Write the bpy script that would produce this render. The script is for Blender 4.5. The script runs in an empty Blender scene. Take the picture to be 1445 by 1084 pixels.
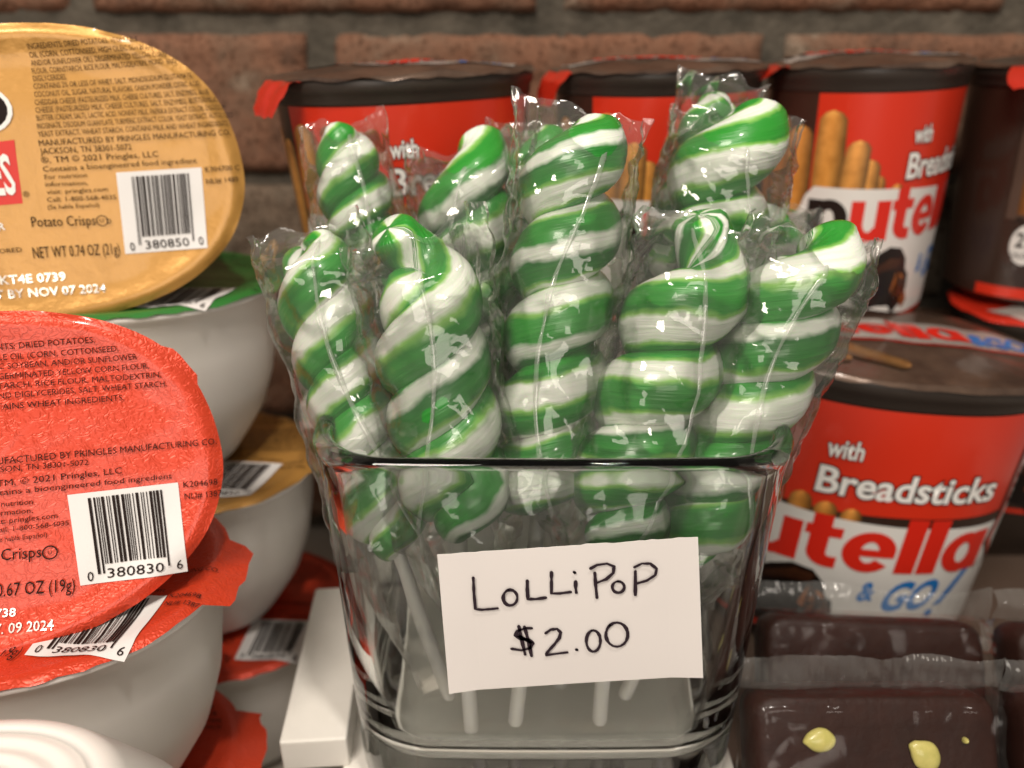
import bpy, bmesh, math, random
from mathutils import Vector, Matrix, noise
random.seed(7)
sc = bpy.context.scene
COL = sc.collection
MM = 0.001
R = math.radians
# ---------------------------------------------------------------- camera (the photo is 1445 x 1084)
SHELF = 259.0                      # the shelf lies this many mm below the lens
TH, FPX = R(24.0), 1085.0
cam_d = bpy.data.cameras.new("camera"); cam = bpy.data.objects.new("camera", cam_d); COL.objects.link(cam)
cam.location = (0, 0, SHELF * MM); cam.rotation_euler = (R(90) - TH, 0, 0)
cam_d.sensor_width = 36; cam_d.lens = 36 * FPX / 1445; cam_d.clip_start = 0.005; cam_d.clip_end = 20
cam_d.dof.use_dof = True; cam_d.dof.focus_distance = 0.172; cam_d.dof.aperture_fstop = 9
sc.camera = cam
# ---------------------------------------------------------------- light: a warm room with ceiling lamps, plus an added front fill
w = bpy.data.worlds.new("World"); sc.world = w; w.use_nodes = True
wn = w.node_tree; bg = wn.nodes["Background"]
bg.inputs[0].default_value = (1.0, 0.89, 0.77, 1); bg.inputs[1].default_value = 0.25
def lamp(name, loc, aim, size, power, col):
    d = bpy.data.lights.new(name, 'AREA'); d.shape = 'RECTANGLE'; d.size, d.size_y = size; d.energy = power; d.color = col
    o = bpy.data.objects.new(name, d); COL.objects.link(o)
    o.location = [c * MM for c in loc]; o.location.z += SHELF * MM
    v = Vector([c * MM for c in aim]) + Vector((0, 0, SHELF * MM)) - o.location
    o.rotation_euler = v.to_track_quat('-Z', 'Y').to_euler()
    return o
lamp("ceiling_lamp", (-230, -330, 640), (0, 170, -130), (.30, .22), 8.0, (1.0, 0.90, 0.80))
lamp("ceiling_spot", (160, -140, 900), (0, 180, -100), (.05, .05), 5.2, (1.0, 0.92, 0.83))
lamp("counter_lamp", (120, -700, 150), (0, 180, -120), (.5, .3), 2.6, (1.0, 0.90, 0.80))  # fill light added behind the camera to brighten and soften, not a real lamp
sc.view_settings.view_transform = 'Standard'; sc.view_settings.look = 'None'
sc.view_settings.exposure = -0.22; sc.view_settings.gamma = 1
cy = sc.cycles
cy.max_bounces = 14; cy.transmission_bounces = 12; cy.glossy_bounces = 5; cy.diffuse_bounces = 4
cy.transparent_max_bounces = 40; cy.caustics_refractive = True; cy.caustics_reflective = False
cy.sample_clamp_indirect = 4.0; cy.blur_glossy = 0.3
cy.use_denoising = True

# ---------------------------------------------------------------- projection helpers (mm, camera at the origin)
F = Vector((0, math.cos(TH), -math.sin(TH))); U = Vector((0, math.sin(TH), math.cos(TH))); RT = Vector((1, 0, 0))
def ray(px, py): return F + RT * ((px - 722.5) / FPX) - U * ((py - 542) / FPX)
def atD(px, py, D): r = ray(px, py); return r * (D / r.y)
def atZ(px, py, Z): return ray(px, py) * Z
def atH(px, py, h): r = ray(px, py); return r * (-h / r.z)

# ---------------------------------------------------------------- object helpers
def finish(bm, name, mat, parent=None, smooth=True, mats=None):
    for v in bm.verts: v.co *= MM
    me = bpy.data.meshes.new(name); bm.to_mesh(me); bm.free()
    for m in (mats or [mat]): me.materials.append(m)
    if smooth: me.polygons.foreach_set('use_smooth', [True] * len(me.polygons))
    o = bpy.data.objects.new(name, me); COL.objects.link(o)
    if parent: o.parent = parent
    return o
def empty(name, loc, M=None):
    o = bpy.data.objects.new(name, None); COL.objects.link(o); o.empty_display_size = .01
    L = Vector(loc) * MM + Vector((0, 0, SHELF * MM))
    m = (M.to_4x4() if M is not None else Matrix.Identity(4)); m.translation = L
    o.matrix_world = m
    return o
def tag(o, label=None, cat=None, group=None, kind=None):
    for k, v in (('label', label), ('category', cat), ('group', group), ('kind', kind)):
        if v: o[k] = v
    return o
def shift(o):                     # a top-level mesh built in camera mm
    o.location.z += SHELF * MM; return o
def box(bm, x0, x1, y0, y1, z0, z1, bev=0.0, seg=2):
    r = bmesh.ops.create_cube(bm, size=1)
    for v in r['verts']:
        v.co = Vector((x0 + (v.co.x + .5) * (x1 - x0), y0 + (v.co.y + .5) * (y1 - y0), z0 + (v.co.z + .5) * (z1 - z0)))
    if bev:
        es = list({e for v in r['verts'] for e in v.link_edges})
        bmesh.ops.bevel(bm, geom=es, offset=bev, segments=seg, affect='EDGES', profile=.6)
def fbm(p, s, o=3):
    v = 0; a = 1
    for i in range(o):
        v += a * noise.noise(p * s); s *= 2.1; a *= .5
    return v
def ridge(p, s):
    return 1 - abs(noise.noise(p * s)) * 2.2
def loft(bm, rings, close=True, cap0=False, cap1=False, uv=None):
    vs = [[bm.verts.new(p) for p in r] for r in rings]
    n = len(rings[0]); lay = bm.loops.layers.uv.new('UVMap') if uv else None
    for i in range(len(vs) - 1):
        for j in range(n if close else n - 1):
            k = (j + 1) % n
            f = bm.faces.new((vs[i][j], vs[i][k], vs[i + 1][k], vs[i + 1][j]))
            if uv:
                for l, (a, b) in zip(f.loops, ((i, j), (i, j + 1), (i + 1, j + 1), (i + 1, j))): l[lay].uv = uv(a, b)
    if cap0: bm.faces.new(list(reversed(vs[0])))
    if cap1: bm.faces.new(vs[-1])
    return vs

# ---------------------------------------------------------------- materials
def nodes(m): m.use_nodes = True; return m.node_tree.nodes, m.node_tree.links
def mat(name, col, rough=.5, metal=0, spec=.5, coat=0, bump=None, noisecol=None, trans=0, sss=0, ior=1.45):
    m = bpy.data.materials.new(name); N, L = nodes(m); b = N['Principled BSDF']
    b.inputs['Base Color'].default_value = (*col, 1); b.inputs['Roughness'].default_value = rough
    b.inputs['Metallic'].default_value = metal; b.inputs['Specular IOR Level'].default_value = spec
    b.inputs['Coat Weight'].default_value = coat; b.inputs['Coat Roughness'].default_value = .12
    b.inputs['Transmission Weight'].default_value = trans; b.inputs['IOR'].default_value = ior
    if sss:
        b.inputs['Subsurface Weight'].default_value = sss; b.inputs['Subsurface Scale'].default_value = .002
        b.inputs['Subsurface Radius'].default_value = (1, 1, .8)
    tc = N.new('ShaderNodeTexCoord')
    if bump:                      # list of (scale, strength, distance_mm, kind)
        prev = None
        for (s, st, dist, kind) in bump:
            if kind == 'voronoi':
                t = N.new('ShaderNodeTexVoronoi'); t.inputs['Scale'].default_value = s; out = t.outputs['Distance']
            else:
                t = N.new('ShaderNodeTexNoise'); t.inputs['Scale'].default_value = s; t.inputs['Detail'].default_value = 4; out = t.outputs['Fac']
                if kind == 'worm':
                    t.inputs['Detail'].default_value = 0; t.inputs['Distortion'].default_value = 1.5
                    a = N.new('ShaderNodeMath'); a.operation = 'SUBTRACT'; a.inputs[1].default_value = .5; L.new(out, a.inputs[0])
                    c = N.new('ShaderNodeMath'); c.operation = 'ABSOLUTE'; L.new(a.outputs[0], c.inputs[0])
                    e = N.new('ShaderNodeMath'); e.operation = 'MULTIPLY'; e.inputs[1].default_value = 5; e.use_clamp = True; L.new(c.outputs[0], e.inputs[0]); out = e.outputs[0]
            L.new(tc.outputs['Object'], t.inputs['Vector'])
            bp = N.new('ShaderNodeBump'); bp.inputs['Strength'].default_value = st; bp.inputs['Distance'].default_value = dist * MM
            L.new(out, bp.inputs['Height'])
            if prev: L.new(prev.outputs[0], bp.inputs['Normal'])
            prev = bp
        L.new(prev.outputs[0], b.inputs['Normal'])
    if noisecol:                  # (scale, other colour, contrast)
        s, c2, k = noisecol
        t = N.new('ShaderNodeTexNoise'); t.inputs['Scale'].default_value = s; t.inputs['Detail'].default_value = 6; t.inputs['Roughness'].default_value = .65
        L.new(tc.outputs['Object'], t.inputs['Vector'])
        r = N.new('ShaderNodeValToRGB'); r.color_ramp.elements[0].position = .5 - k; r.color_ramp.elements[1].position = .5 + k
        r.color_ramp.elements[0].color = (*col, 1); r.color_ramp.elements[1].color = (*c2, 1)
        L.new(t.outputs['Fac'], r.inputs[0]); L.new(r.outputs[0], b.inputs['Base Color'])
    return m
M = {}
M['mortar'] = mat('mortar', (.050, .044, .034), .95, spec=.2, noisecol=(60, (.13, .11, .085), .22), bump=[(250, .9, 1.5, 'noise')])
def brickmat():
    m = mat('fired_brick', (.3, .12, .07), .9, spec=.25, bump=[(90, .8, 2.2, 'noise'), (600, .7, .7, 'noise')])
    N, L = m.node_tree.nodes, m.node_tree.links; b = N['Principled BSDF']
    tc = [n for n in N if n.type == 'TEX_COORD'][0]; oi = N.new('ShaderNodeObjectInfo')
    ad = N.new('ShaderNodeVectorMath'); ad.operation = 'ADD'; L.new(tc.outputs['Object'], ad.inputs[0]); L.new(oi.outputs['Random'], ad.inputs[1])
    t = N.new('ShaderNodeTexNoise'); t.inputs['Scale'].default_value = 26; t.inputs['Detail'].default_value = 7; t.inputs['Roughness'].default_value = .62; L.new(ad.outputs[0], t.inputs['Vector'])
    r = N.new('ShaderNodeValToRGB'); e = r.color_ramp.elements
    e[0].position = .30; e[0].color = (.085, .045, .03, 1); e[1].position = .70; e[1].color = (.34, .27, .20, 1)
    x = e.new(.44); x.color = (.22, .100, .058, 1); x = e.new(.57); x.color = (.18, .098, .062, 1)
    L.new(t.outputs['Fac'], r.inputs[0])
    g = N.new('ShaderNodeMixRGB'); g.blend_type = 'MIX'; L.new(r.outputs[0], g.inputs[1]); g.inputs[2].default_value = (.135, .11, .08, 1)
    at = N.new('ShaderNodeAttribute'); at.attribute_type = 'OBJECT'; at.attribute_name = 'grey'; L.new(at.outputs['Fac'], g.inputs[0])
    sp = N.new('ShaderNodeTexNoise'); sp.inputs['Scale'].default_value = 420; sp.inputs['Detail'].default_value = 2; L.new(ad.outputs[0], sp.inputs['Vector'])
    sr = N.new('ShaderNodeValToRGB'); sr.color_ramp.elements[0].position = .36; sr.color_ramp.elements[0].color = (.4, .36, .32, 1); sr.color_ramp.elements[1].position = .45; sr.color_ramp.elements[1].color = (1, 1, 1, 1); L.new(sp.outputs['Fac'], sr.inputs[0])
    mu = N.new('ShaderNodeMixRGB'); mu.blend_type = 'MULTIPLY'; mu.inputs[0].default_value = .8; L.new(g.outputs[0], mu.inputs[1]); L.new(sr.outputs[0], mu.inputs[2])
    L.new(mu.outputs[0], b.inputs['Base Color'])
    return m
M['brick'] = brickmat()
M['white_paint'] = mat('white_painted_wood', (.80, .77, .71), .55, noisecol=(45, (.72, .69, .63), .25), bump=[(130, .25, .5, 'noise')])
M['shelf'] = mat('shelf_laminate', (.46, .42, .37), .5, noisecol=(30, (.36, .32, .27), .25))
M['dark_wood'] = mat('dark_stained_wood', (.09, .06, .045), .5, noisecol=(40, (.07, .045, .03), .3), bump=[(150, .3, .5, 'noise')])
M['tub'] = mat('white_tub_plastic', (.78, .75, .70), .42, spec=.4, bump=[(300, .05, .2, 'noise')], sss=.15)
FB = [(90, .35, 1.6, 'noise'), (260, .2, .8, 'noise'), (900, .10, .18, 'worm')]
M['foil_yellow'] = mat('yellow_foil', (.51, .262, .062), .36, metal=.35, coat=.25, bump=FB)
M['foil_red'] = mat('orange_red_foil', (.63, .052, .017), .36, metal=.25, coat=.35, bump=[(190, .2, .8, 'noise'), (520, .30, .3, 'worm')])
M['foil_green'] = mat('green_foil', (.03, .20, .035), .4, metal=.25, coat=.3, bump=FB)
M['ink'] = mat('black_ink', (.018, .011, .009), .6, spec=.12)
M['ink_white'] = mat('white_ink', (.82, .80, .76), .4)
M['ink_silver'] = mat('stamped_silver', (.95, .9, .82), .22, metal=.6)
M['ink_red'] = mat('red_ink', (.62, .025, .015), .4)
M['label_white'] = mat('white_label_paper', (.74, .72, .70), .45)
M['red_print'] = mat('red_label_print', (.66, .035, .012), .32, coat=.35, noisecol=(8, (.60, .028, .010), .3))
M['brown_print'] = mat('dark_brown_print', (.035, .018, .012), .34, coat=.3)
M['panel_brown'] = mat('lighter_brown_print', (.09, .055, .04), .34, coat=.3)
M['white_print'] = mat('white_label_print', (.72, .70, .66), .34, coat=.3)
M['logo_red'] = mat('red_logo_print', (.66, .022, .010), .34, coat=.3)
M['blue_print'] = mat('blue_print', (.015, .17, .50), .34, coat=.3)
M['rim_brown'] = mat('dark_brown_rim_plastic', (.040, .030, .024), .38, spec=.5, bump=[(200, .05, .2, 'noise')])
M['cup_brown'] = mat('brown_cup_plastic', (.05, .022, .014), .25, coat=.5)
M['foil_lid'] = mat('printed_foil_lid', (.15, .095, .065), .30, metal=.35, coat=.5, noisecol=(45, (.05, .028, .02), .15), bump=[(140, .3, 1.2, 'noise')])
M['foil_lid_white'] = mat('white_printed_foil', (.60, .55, .50), .30, metal=.25, coat=.5, noisecol=(60, (.42, .38, .34), .25), bump=[(160, .3, 1.0, 'noise')])
M['tab_red'] = mat('red_foil_tab', (.62, .03, .012), .28, metal=.3, coat=.5, bump=[(170, .4, 1.3, 'noise')])
M['bread'] = mat('bread_print', (.55, .30, .10), .5, noisecol=(150, (.66, .43, .19), .2))
M['paper'] = mat('white_card_paper', (.80, .755, .725), .75, spec=.2, bump=[(900, .12, .15, 'noise')])
M['marker'] = mat('dark_marker', (.022, .010, .018), .5)
M['stick'] = mat('white_paper_stick', (.86, .84, .80), .5, sss=.2)
M['choc'] = mat('dark_chocolate', (.017, .0040, .0022), .5, spec=.3, coat=0, noisecol=(90, (.034, .009, .005), .25), bump=[(110, .3, 1.2, 'noise'), (700, .3, .4, 'noise')])
M['nut'] = mat('yellow_green_nut', (.70, .60, .20), .35, coat=.4, noisecol=(300, (.50, .47, .12), .25), bump=[(400, .25, .5, 'noise')])
def attrmat(name, rough=.35, coat=.3):
    m = bpy.data.materials.new(name); N, L = nodes(m); b = N['Principled BSDF']
    a = N.new('ShaderNodeAttribute'); a.attribute_name = 'Col'
    t = N.new('ShaderNodeTexNoise'); t.inputs['Scale'].default_value = 330; t.inputs['Detail'].default_value = 3
    tc = N.new('ShaderNodeTexCoord'); L.new(tc.outputs['Object'], t.inputs['Vector'])
    r = N.new('ShaderNodeValToRGB'); r.color_ramp.elements[0].color = (.82, .78, .7, 1); r.color_ramp.elements[0].position = .35; r.color_ramp.elements[1].color = (1, 1, 1, 1); r.color_ramp.elements[1].position = .6; L.new(t.outputs['Fac'], r.inputs[0])
    x = N.new('ShaderNodeMixRGB'); x.blend_type = 'MULTIPLY'; x.inputs[0].default_value = 1; L.new(a.outputs['Color'], x.inputs[1]); L.new(r.outputs[0], x.inputs[2])
    L.new(x.outputs[0], b.inputs['Base Color']); b.inputs['Roughness'].default_value = rough; b.inputs['Coat Weight'].default_value = coat
    return m
M['photo_print'] = attrmat('photographic_print')
def glassmat():
    m = bpy.data.materials.new('thick_clear_glass'); N, L = nodes(m); b = N['Principled BSDF']
    b.inputs['Base Color'].default_value = (.955, .975, .962, 1); b.inputs['Roughness'].default_value = 0.0
    b.inputs['Transmission Weight'].default_value = 1; b.inputs['IOR'].default_value = 1.40
    tc = N.new('ShaderNodeTexCoord'); t = N.new('ShaderNodeTexNoise'); t.inputs['Scale'].default_value = 28; t.inputs['Detail'].default_value = 1
    L.new(tc.outputs['Object'], t.inputs['Vector'])
    bp = N.new('ShaderNodeBump'); bp.inputs['Strength'].default_value = .12; bp.inputs['Distance'].default_value = .0012
    L.new(t.outputs['Fac'], bp.inputs['Height']); L.new(bp.outputs[0], b.inputs['Normal'])
    return m
M['glass'] = glassmat()
def filmmat(name, veil=.055, gloss=.55, rough=.07, tint=(.97, .97, .96), base=.025, bk=1.0):
    # thin cellophane: mostly clear, a faint milky veil, strong narrow reflections on the creases
    m = bpy.data.materials.new(name); N, L = nodes(m); N.remove(N['Principled BSDF']); out = N['Material Output']
    tr = N.new('ShaderNodeBsdfTransparent'); tr.inputs[0].default_value = (*tint, 1)
    gl = N.new('ShaderNodeBsdfGlossy'); gl.inputs['Roughness'].default_value = rough; gl.inputs[0].default_value = (1, 1, 1, 1)
    df = N.new('ShaderNodeBsdfDiffuse'); df.inputs[0].default_value = (.8, .8, .76, 1)
    fr = N.new('ShaderNodeLayerWeight'); fr.inputs[0].default_value = .35
    tc = N.new('ShaderNodeTexCoord')
    t = N.new('ShaderNodeTexNoise'); t.inputs['Scale'].default_value = 90; t.inputs['Detail'].default_value = 1; L.new(tc.outputs['Object'], t.inputs['Vector'])
    t2 = N.new('ShaderNodeTexVoronoi'); t2.feature = 'DISTANCE_TO_EDGE'; t2.inputs['Scale'].default_value = 75; 
    wv = N.new('ShaderNodeVectorMath'); wv.operation = 'MULTIPLY_ADD'; wv.inputs[1].default_value = (.012, .012, .012)
    sq = N.new('ShaderNodeMapping'); sq.inputs['Scale'].default_value = (1, 1, .30); L.new(tc.outputs['Object'], sq.inputs['Vector'])
    L.new(t.outputs['Color'], wv.inputs[0]); L.new(sq.outputs[0], wv.inputs[2]); L.new(wv.outputs[0], t2.inputs['Vector'])
    b1 = N.new('ShaderNodeBump'); b1.inputs['Strength'].default_value = .35 * bk; b1.inputs['Distance'].default_value = .0012; L.new(t.outputs['Fac'], b1.inputs['Height'])
    b2 = N.new('ShaderNodeBump'); b2.inputs['Strength'].default_value = .35 * bk; b2.inputs['Distance'].default_value = .002; L.new(t2.outputs['Distance'], b2.inputs['Height']); L.new(b1.outputs[0], b2.inputs['Normal'])
    L.new(b2.outputs[0], gl.inputs['Normal'])
    mx = N.new('ShaderNodeMixShader'); mx.inputs[0].default_value = veil; L.new(tr.outputs[0], mx.inputs[1]); L.new(df.outputs[0], mx.inputs[2])
    mp = N.new('ShaderNodeMath'); mp.operation = 'MULTIPLY_ADD'; mp.inputs[1].default_value = gloss; mp.inputs[2].default_value = base; mp.use_clamp = True; L.new(fr.outputs['Fresnel'], mp.inputs[0])
    m2 = N.new('ShaderNodeMixShader'); L.new(mp.outputs[0], m2.inputs[0]); L.new(mx.outputs[0], m2.inputs[1]); L.new(gl.outputs[0], m2.inputs[2])
    L.new(m2.outputs[0], out.inputs['Surface'])
    return m
M['film'] = filmmat('clear_cellophane', veil=.03, gloss=.65, rough=.075)
M['film_dark'] = filmmat('clear_brownie_film', veil=.004, gloss=.22, rough=.12, base=.006, bk=.45)
M['film_seal'] = filmmat('crimped_film_seal', veil=.075, gloss=.5, rough=.12)
M['film_seam'] = filmmat('folded_film_seam', veil=.16, gloss=.7, rough=.12)  # milkier film whose pale colour imitates bright streak highlights on the bags
def candymat():
    m = bpy.data.materials.new('striped_hard_candy'); N, L = nodes(m); b = N['Principled BSDF']
    uv = N.new('ShaderNodeUVMap'); uv.uv_map = 'UVMap'; sx = N.new('ShaderNodeSeparateXYZ'); L.new(uv.outputs[0], sx.inputs[0])
    tc = N.new('ShaderNodeTexCoord'); t = N.new('ShaderNodeTexNoise'); t.inputs['Scale'].default_value = 85; t.inputs['Detail'].default_value = 3; L.new(tc.outputs['Object'], t.inputs['Vector'])
    w1 = N.new('ShaderNodeMath'); w1.operation = 'MULTIPLY_ADD'; w1.inputs[1].default_value = .15; L.new(t.outputs['Fac'], w1.inputs[0]); L.new(sx.outputs[0], w1.inputs[2])
    oi = N.new('ShaderNodeObjectInfo'); at = N.new('ShaderNodeAttribute'); at.attribute_type = 'OBJECT'; at.attribute_name = 'stripe_phase'
    w2 = N.new('ShaderNodeMath'); w2.operation = 'ADD'; L.new(w1.outputs[0], w2.inputs[0]); L.new(at.outputs['Fac'], w2.inputs[1])
    fr = N.new('ShaderNodeMath'); fr.operation = 'FRACT'; L.new(w2.outputs[0], fr.inputs[0])
    r = N.new('ShaderNodeValToRGB'); e = r.color_ramp.elements
    W = (.82, .86, .77, 1); G = (.022, .27, .024, 1); D = (.012, .17, .020, 1); LG = (.26, .54, .11, 1)
    stops = [(0, G), (.13, G), (.16, LG), (.185, W), (.32, W), (.35, LG), (.385, G), (.53, G), (.56, W), (.62, W), (.655, D), (.78, G), (.81, LG), (.83, W), (.92, W), (.95, LG), (.98, G)]
    e[0].position = 0; e[0].color = G; e[1].position = 1; e[1].color = G
    for p, c in stops[1:]: x = e.new(p); x.color = c
    L.new(fr.outputs[0], r.inputs[0])
    # pulled-sugar streaks along the rope
    t3 = N.new('ShaderNodeTexNoise'); t3.inputs['Scale'].default_value = 1.0; t3.inputs['Detail'].default_value = 3
    cb = N.new('ShaderNodeCombineXYZ'); mm = N.new('ShaderNodeMath'); mm.operation = 'MULTIPLY'; mm.inputs[1].default_value = 34; L.new(sx.outputs[0], mm.inputs[0]); L.new(mm.outputs[0], cb.inputs[0])
    m3 = N.new('ShaderNodeMath'); m3.operation = 'MULTIPLY'; m3.inputs[1].default_value = 2.2; L.new(sx.outputs[1], m3.inputs[0]); L.new(m3.outputs[0], cb.inputs[1]); L.new(cb.outputs[0], t3.inputs['Vector'])
    mr = N.new('ShaderNodeMapRange'); mr.inputs[1].default_value = .45; mr.inputs[2].default_value = .75; mr.inputs[3].default_value = 0; mr.inputs[4].default_value = .22; L.new(t3.outputs['Fac'], mr.inputs[0])
    mx = N.new('ShaderNodeMixRGB'); L.new(mr.outputs[0], mx.inputs[0]); L.new(r.outputs[0], mx.inputs[1]); mx.inputs[2].default_value = (.11, .42, .08, 1)
    L.new(mx.outputs[0], b.inputs['Base Color'])
    b.inputs['Roughness'].default_value = .34; b.inputs['Coat Weight'].default_value = .35; b.inputs['Coat Roughness'].default_value = .1
    b.inputs['Subsurface Weight'].default_value = .35; b.inputs['Subsurface Scale'].default_value = .003; b.inputs['Subsurface Radius'].default_value = (.6, 1, .5)
    bp = N.new('ShaderNodeBump'); bp.inputs['Strength'].default_value = .55; bp.inputs['Distance'].default_value = .0007; L.new(t3.outputs['Fac'], bp.inputs['Height']); L.new(bp.outputs[0], b.inputs['Normal'])
    return m
M['candy'] = candymat()

# ---------------------------------------------------------------- flat shapes (print) laid on a surface
def text_bm(s, bold=0.0, res=2):
    c = bpy.data.curves.new('t', 'FONT'); c.body = s; c.size = 1; c.offset = bold; c.resolution_u = res; c.fill_mode = 'FRONT'
    o = bpy.data.objects.new('t', c); COL.objects.link(o)
    dg = bpy.context.evaluated_depsgraph_get(); me = bpy.data.meshes.new_from_object(o.evaluated_get(dg))
    bm = bmesh.new(); bm.from_mesh(me)
    bpy.data.objects.remove(o); bpy.data.curves.remove(c); bpy.data.meshes.remove(me)
    return bm
CAP = 0.70
def put_text(dst, s, p0, p1, h, bold=0.0, res=2, fit=True, shear=0.0):
    """text between baseline points p0,p1 (2D surface mm), capital height h"""
    b = text_bm(s, bold, res)
    if not b.verts: b.free(); return
    xs = [v.co.x for v in b.verts]; x0, x1 = min(xs), max(xs)
    d = Vector(p1) - Vector(p0); Lw = d.length; d.normalize(); n = Vector((-d.y, d.x))
    sx = Lw / (x1 - x0) if fit else h / CAP; sy = h / CAP
    for v in b.verts:
        q = Vector(p0) + d * ((v.co.x - x0) * sx + shear * v.co.y * sy) + n * (v.co.y * sy)
        v.co = (q.x, q.y, 0)
    me = bpy.data.meshes.new('t'); b.to_mesh(me); b.free(); dst.from_mesh(me); bpy.data.meshes.remove(me)
def put_poly(dst, pts):
    vs = [dst.verts.new((p[0], p[1], 0)) for p in pts]; f = dst.faces.new(vs); f.normal_update()
    if f.normal.z < 0: f.normal_flip()
def cut(bm, axis, step):
    xs = [v.co[axis] for v in bm.verts]
    if not xs: return
    k = math.floor(min(xs) / step) + 1
    while k * step < max(xs):
        co = [0, 0, 0]; no = [0, 0, 0]; co[axis] = k * step; no[axis] = 1
        bmesh.ops.bisect_plane(bm, geom=bm.verts[:] + bm.edges[:] + bm.faces[:], plane_co=co, plane_no=no, dist=1e-5)
        k += 1
def lay(bm, surf, off, name, m, parent, cutx=0, cuty=0):
    if len(bm.faces) and max(len(f.verts) for f in bm.faces) > 4: bmesh.ops.triangulate(bm, faces=bm.faces[:])
    if cutx: cut(bm, 0, cutx)
    if cuty: cut(bm, 1, cuty)
    for v in bm.verts: v.co = surf(v.co.x, v.co.y, off + v.co.z)
    for f in bm.faces: f.normal_update()
    return finish(bm, name, m, parent)
def barcode(white, black, q, digits, rnd):
    """q: TL,TR,BR,BL in surface mm"""
    TL, TR, BR, BL = [Vector(p) for p in q]
    P = lambda s, t: (TL.lerp(TR, s)).lerp(BL.lerp(BR, s), t)
    put_poly(white, [TL, BL, BR, TR])
    x = .17
    while x < .83:
        wd = rnd.choice((.009, .009, .018, .027)); g = rnd.choice((.009, .012, .02))
        long = x < .22 or x > .79 or abs(x - .5) < .015 and False
        b = .90 if long else .80
        put_poly(black, [P(x, .06), P(x, b), P(x + wd, b), P(x + wd, .06)]); x += wd + g
    hh = (BL - TL).length * .105
    put_text(black, digits[0], P(.07, .965), P(.125, .965), hh)
    put_text(black, digits[1:-1], P(.25, .955), P(.78, .955), hh)
    put_text(black, digits[-1], P(.90, .955), P(.96, .955), hh)

# ================================================================ THE SETTING
bm = bmesh.new(); box(bm, -420, 420, 30, 392, -SHELF - 18, -SHELF, 1.5)
tag(shift(finish(bm, 'shelf', M['shelf'], smooth=False)), kind='structure')
WD = 372.0
wall = empty('brick_wall', (0, WD, -SHELF)); tag(wall, kind='structure')
def wall_piece(bm, name, m, smooth=True):
    for v in bm.verts: v.co -= Vector((0, WD, -SHELF))
    return finish(bm, name, m, wall, smooth)
bm = bmesh.new(); box(bm, -430, 430, WD + 5, WD + 40, -SHELF, 140)
wall_piece(bm, 'mortar', M['mortar'], False)
rows = [(-1, 90, 138), (0, 10, 82, 16, .1), (1, -57, 0), ]
courses = [(136, 76, 119, 0), (68, 12, 16, 0), (3, -56.5, -87, 0), (-63, -118, 16, 1), (-125, -183, -87, 0), (-192, -250, 16, 0)]
rb = random.Random(3)
for top, bot, jx, gy in courses:
    k = -3
    for k in range(-3, 4):
        x0 = jx + k * 205 + 5.5 + rb.uniform(-1, 1); x1 = jx + (k + 1) * 205 - 5.5 + rb.uniform(-1, 1)
        if x1 < -340 or x0 > 340: continue
        bm = bmesh.new(); nx, nz = 64, 20
        yo = WD + rb.uniform(-1.5, 1.5)
        seed = Vector((rb.uniform(0, 90), 0, rb.uniform(0, 90)))
        grid = []
        for i in range(nx + 1):
            col = []
            for j in range(nz + 1):
                s, t = i / nx, j / nz
                ex = min(s, 1 - s) * (x1 - x0); ez = min(t, 1 - t) * (top - bot); e = min(ex, ez)
                X = x0 + s * (x1 - x0); Zz = bot + t * (top - bot); p = Vector((X, 0, Zz)) + seed
                y = yo + (3.2 if e < .5 else .5 if e < 5 else 0) + fbm(p, .06) * 1.5 + max(0, noise.noise(p * .11) - .35) * 5 + 2.4 * abs(noise.noise(p * .19)) + 1.1 * noise.noise(p * .45)
                jit = 1.2 * noise.noise(p * .08 + Vector((9, 9, 9)))
                col.append(bm.verts.new((X + (jit if ex < .5 else 0), y, Zz + (jit if ez < .5 else 0))))
            grid.append(col)
        for i in range(nx):
            for j in range(nz): bm.faces.new((grid[i][j], grid[i + 1][j], grid[i + 1][j + 1], grid[i][j + 1]))
        # return the edges into the mortar
        loop = [grid[i][0] for i in range(nx + 1)] + [grid[nx][j] for j in range(1, nz + 1)] + [grid[i][nz] for i in range(nx - 1, -1, -1)] + [grid[0][j] for j in range(nz - 1, 0, -1)]
        bk = [bm.verts.new((v.co.x, WD + 8, v.co.z)) for v in loop]
        for i in range(len(loop)):
            j = (i + 1) % len(loop); bm.faces.new((loop[i], bk[i], bk[j], loop[j]))
        o = wall_piece(bm, 'brick', M['brick']); o['grey'] = float(gy * .8 if x0 < 60 else rb.uniform(0, .25)) + rb.uniform(0, .15)

# risers and boards
def wood(name, parts, label, cat):
    x0, x1, y0, y1, z0, z1 = parts[0][1]
    base = Vector(((x0 + x1) / 2, (y0 + y1) / 2, min(p[1][4] for p in parts)))
    if len(parts) == 1:
        bm = bmesh.new(); box(bm, *parts[0][1], bev=.7)
        for v in bm.verts: v.co -= base
        o = finish(bm, name, parts[0][2], smooth=False); o.location = base * MM + Vector((0, 0, SHELF * MM))
        return tag(o, label, cat)
    e = empty(name, base); tag(e, label, cat)
    for n, b, m in parts:
        bm = bmesh.new(); box(bm, *b, bev=.7)
        for v in bm.verts: v.co -= base
        finish(bm, n, m, e, smooth=False)
    return e
wood('display_riser', [('top_board', (-70, 92, 228, 330, -118, -109), M['white_paint']), ('upper_board', (-66, 92, 245, 345, -109, -99), M['white_paint']),
     ('back_panel', (-58, 84, 232, 240, -188, -118), M['white_paint']), ('leg', (-58, 84, 240, 345, -SHELF, -188), M['white_paint'])],
     'white painted display riser standing behind the glass vase, its board end showing at the left', 'riser')
wood('riser_block', [('riser_block', (-48, 63, 144, 231, -SHELF, -187.9), M['white_paint'])], 'white block under the glass vase', 'block')
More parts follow.
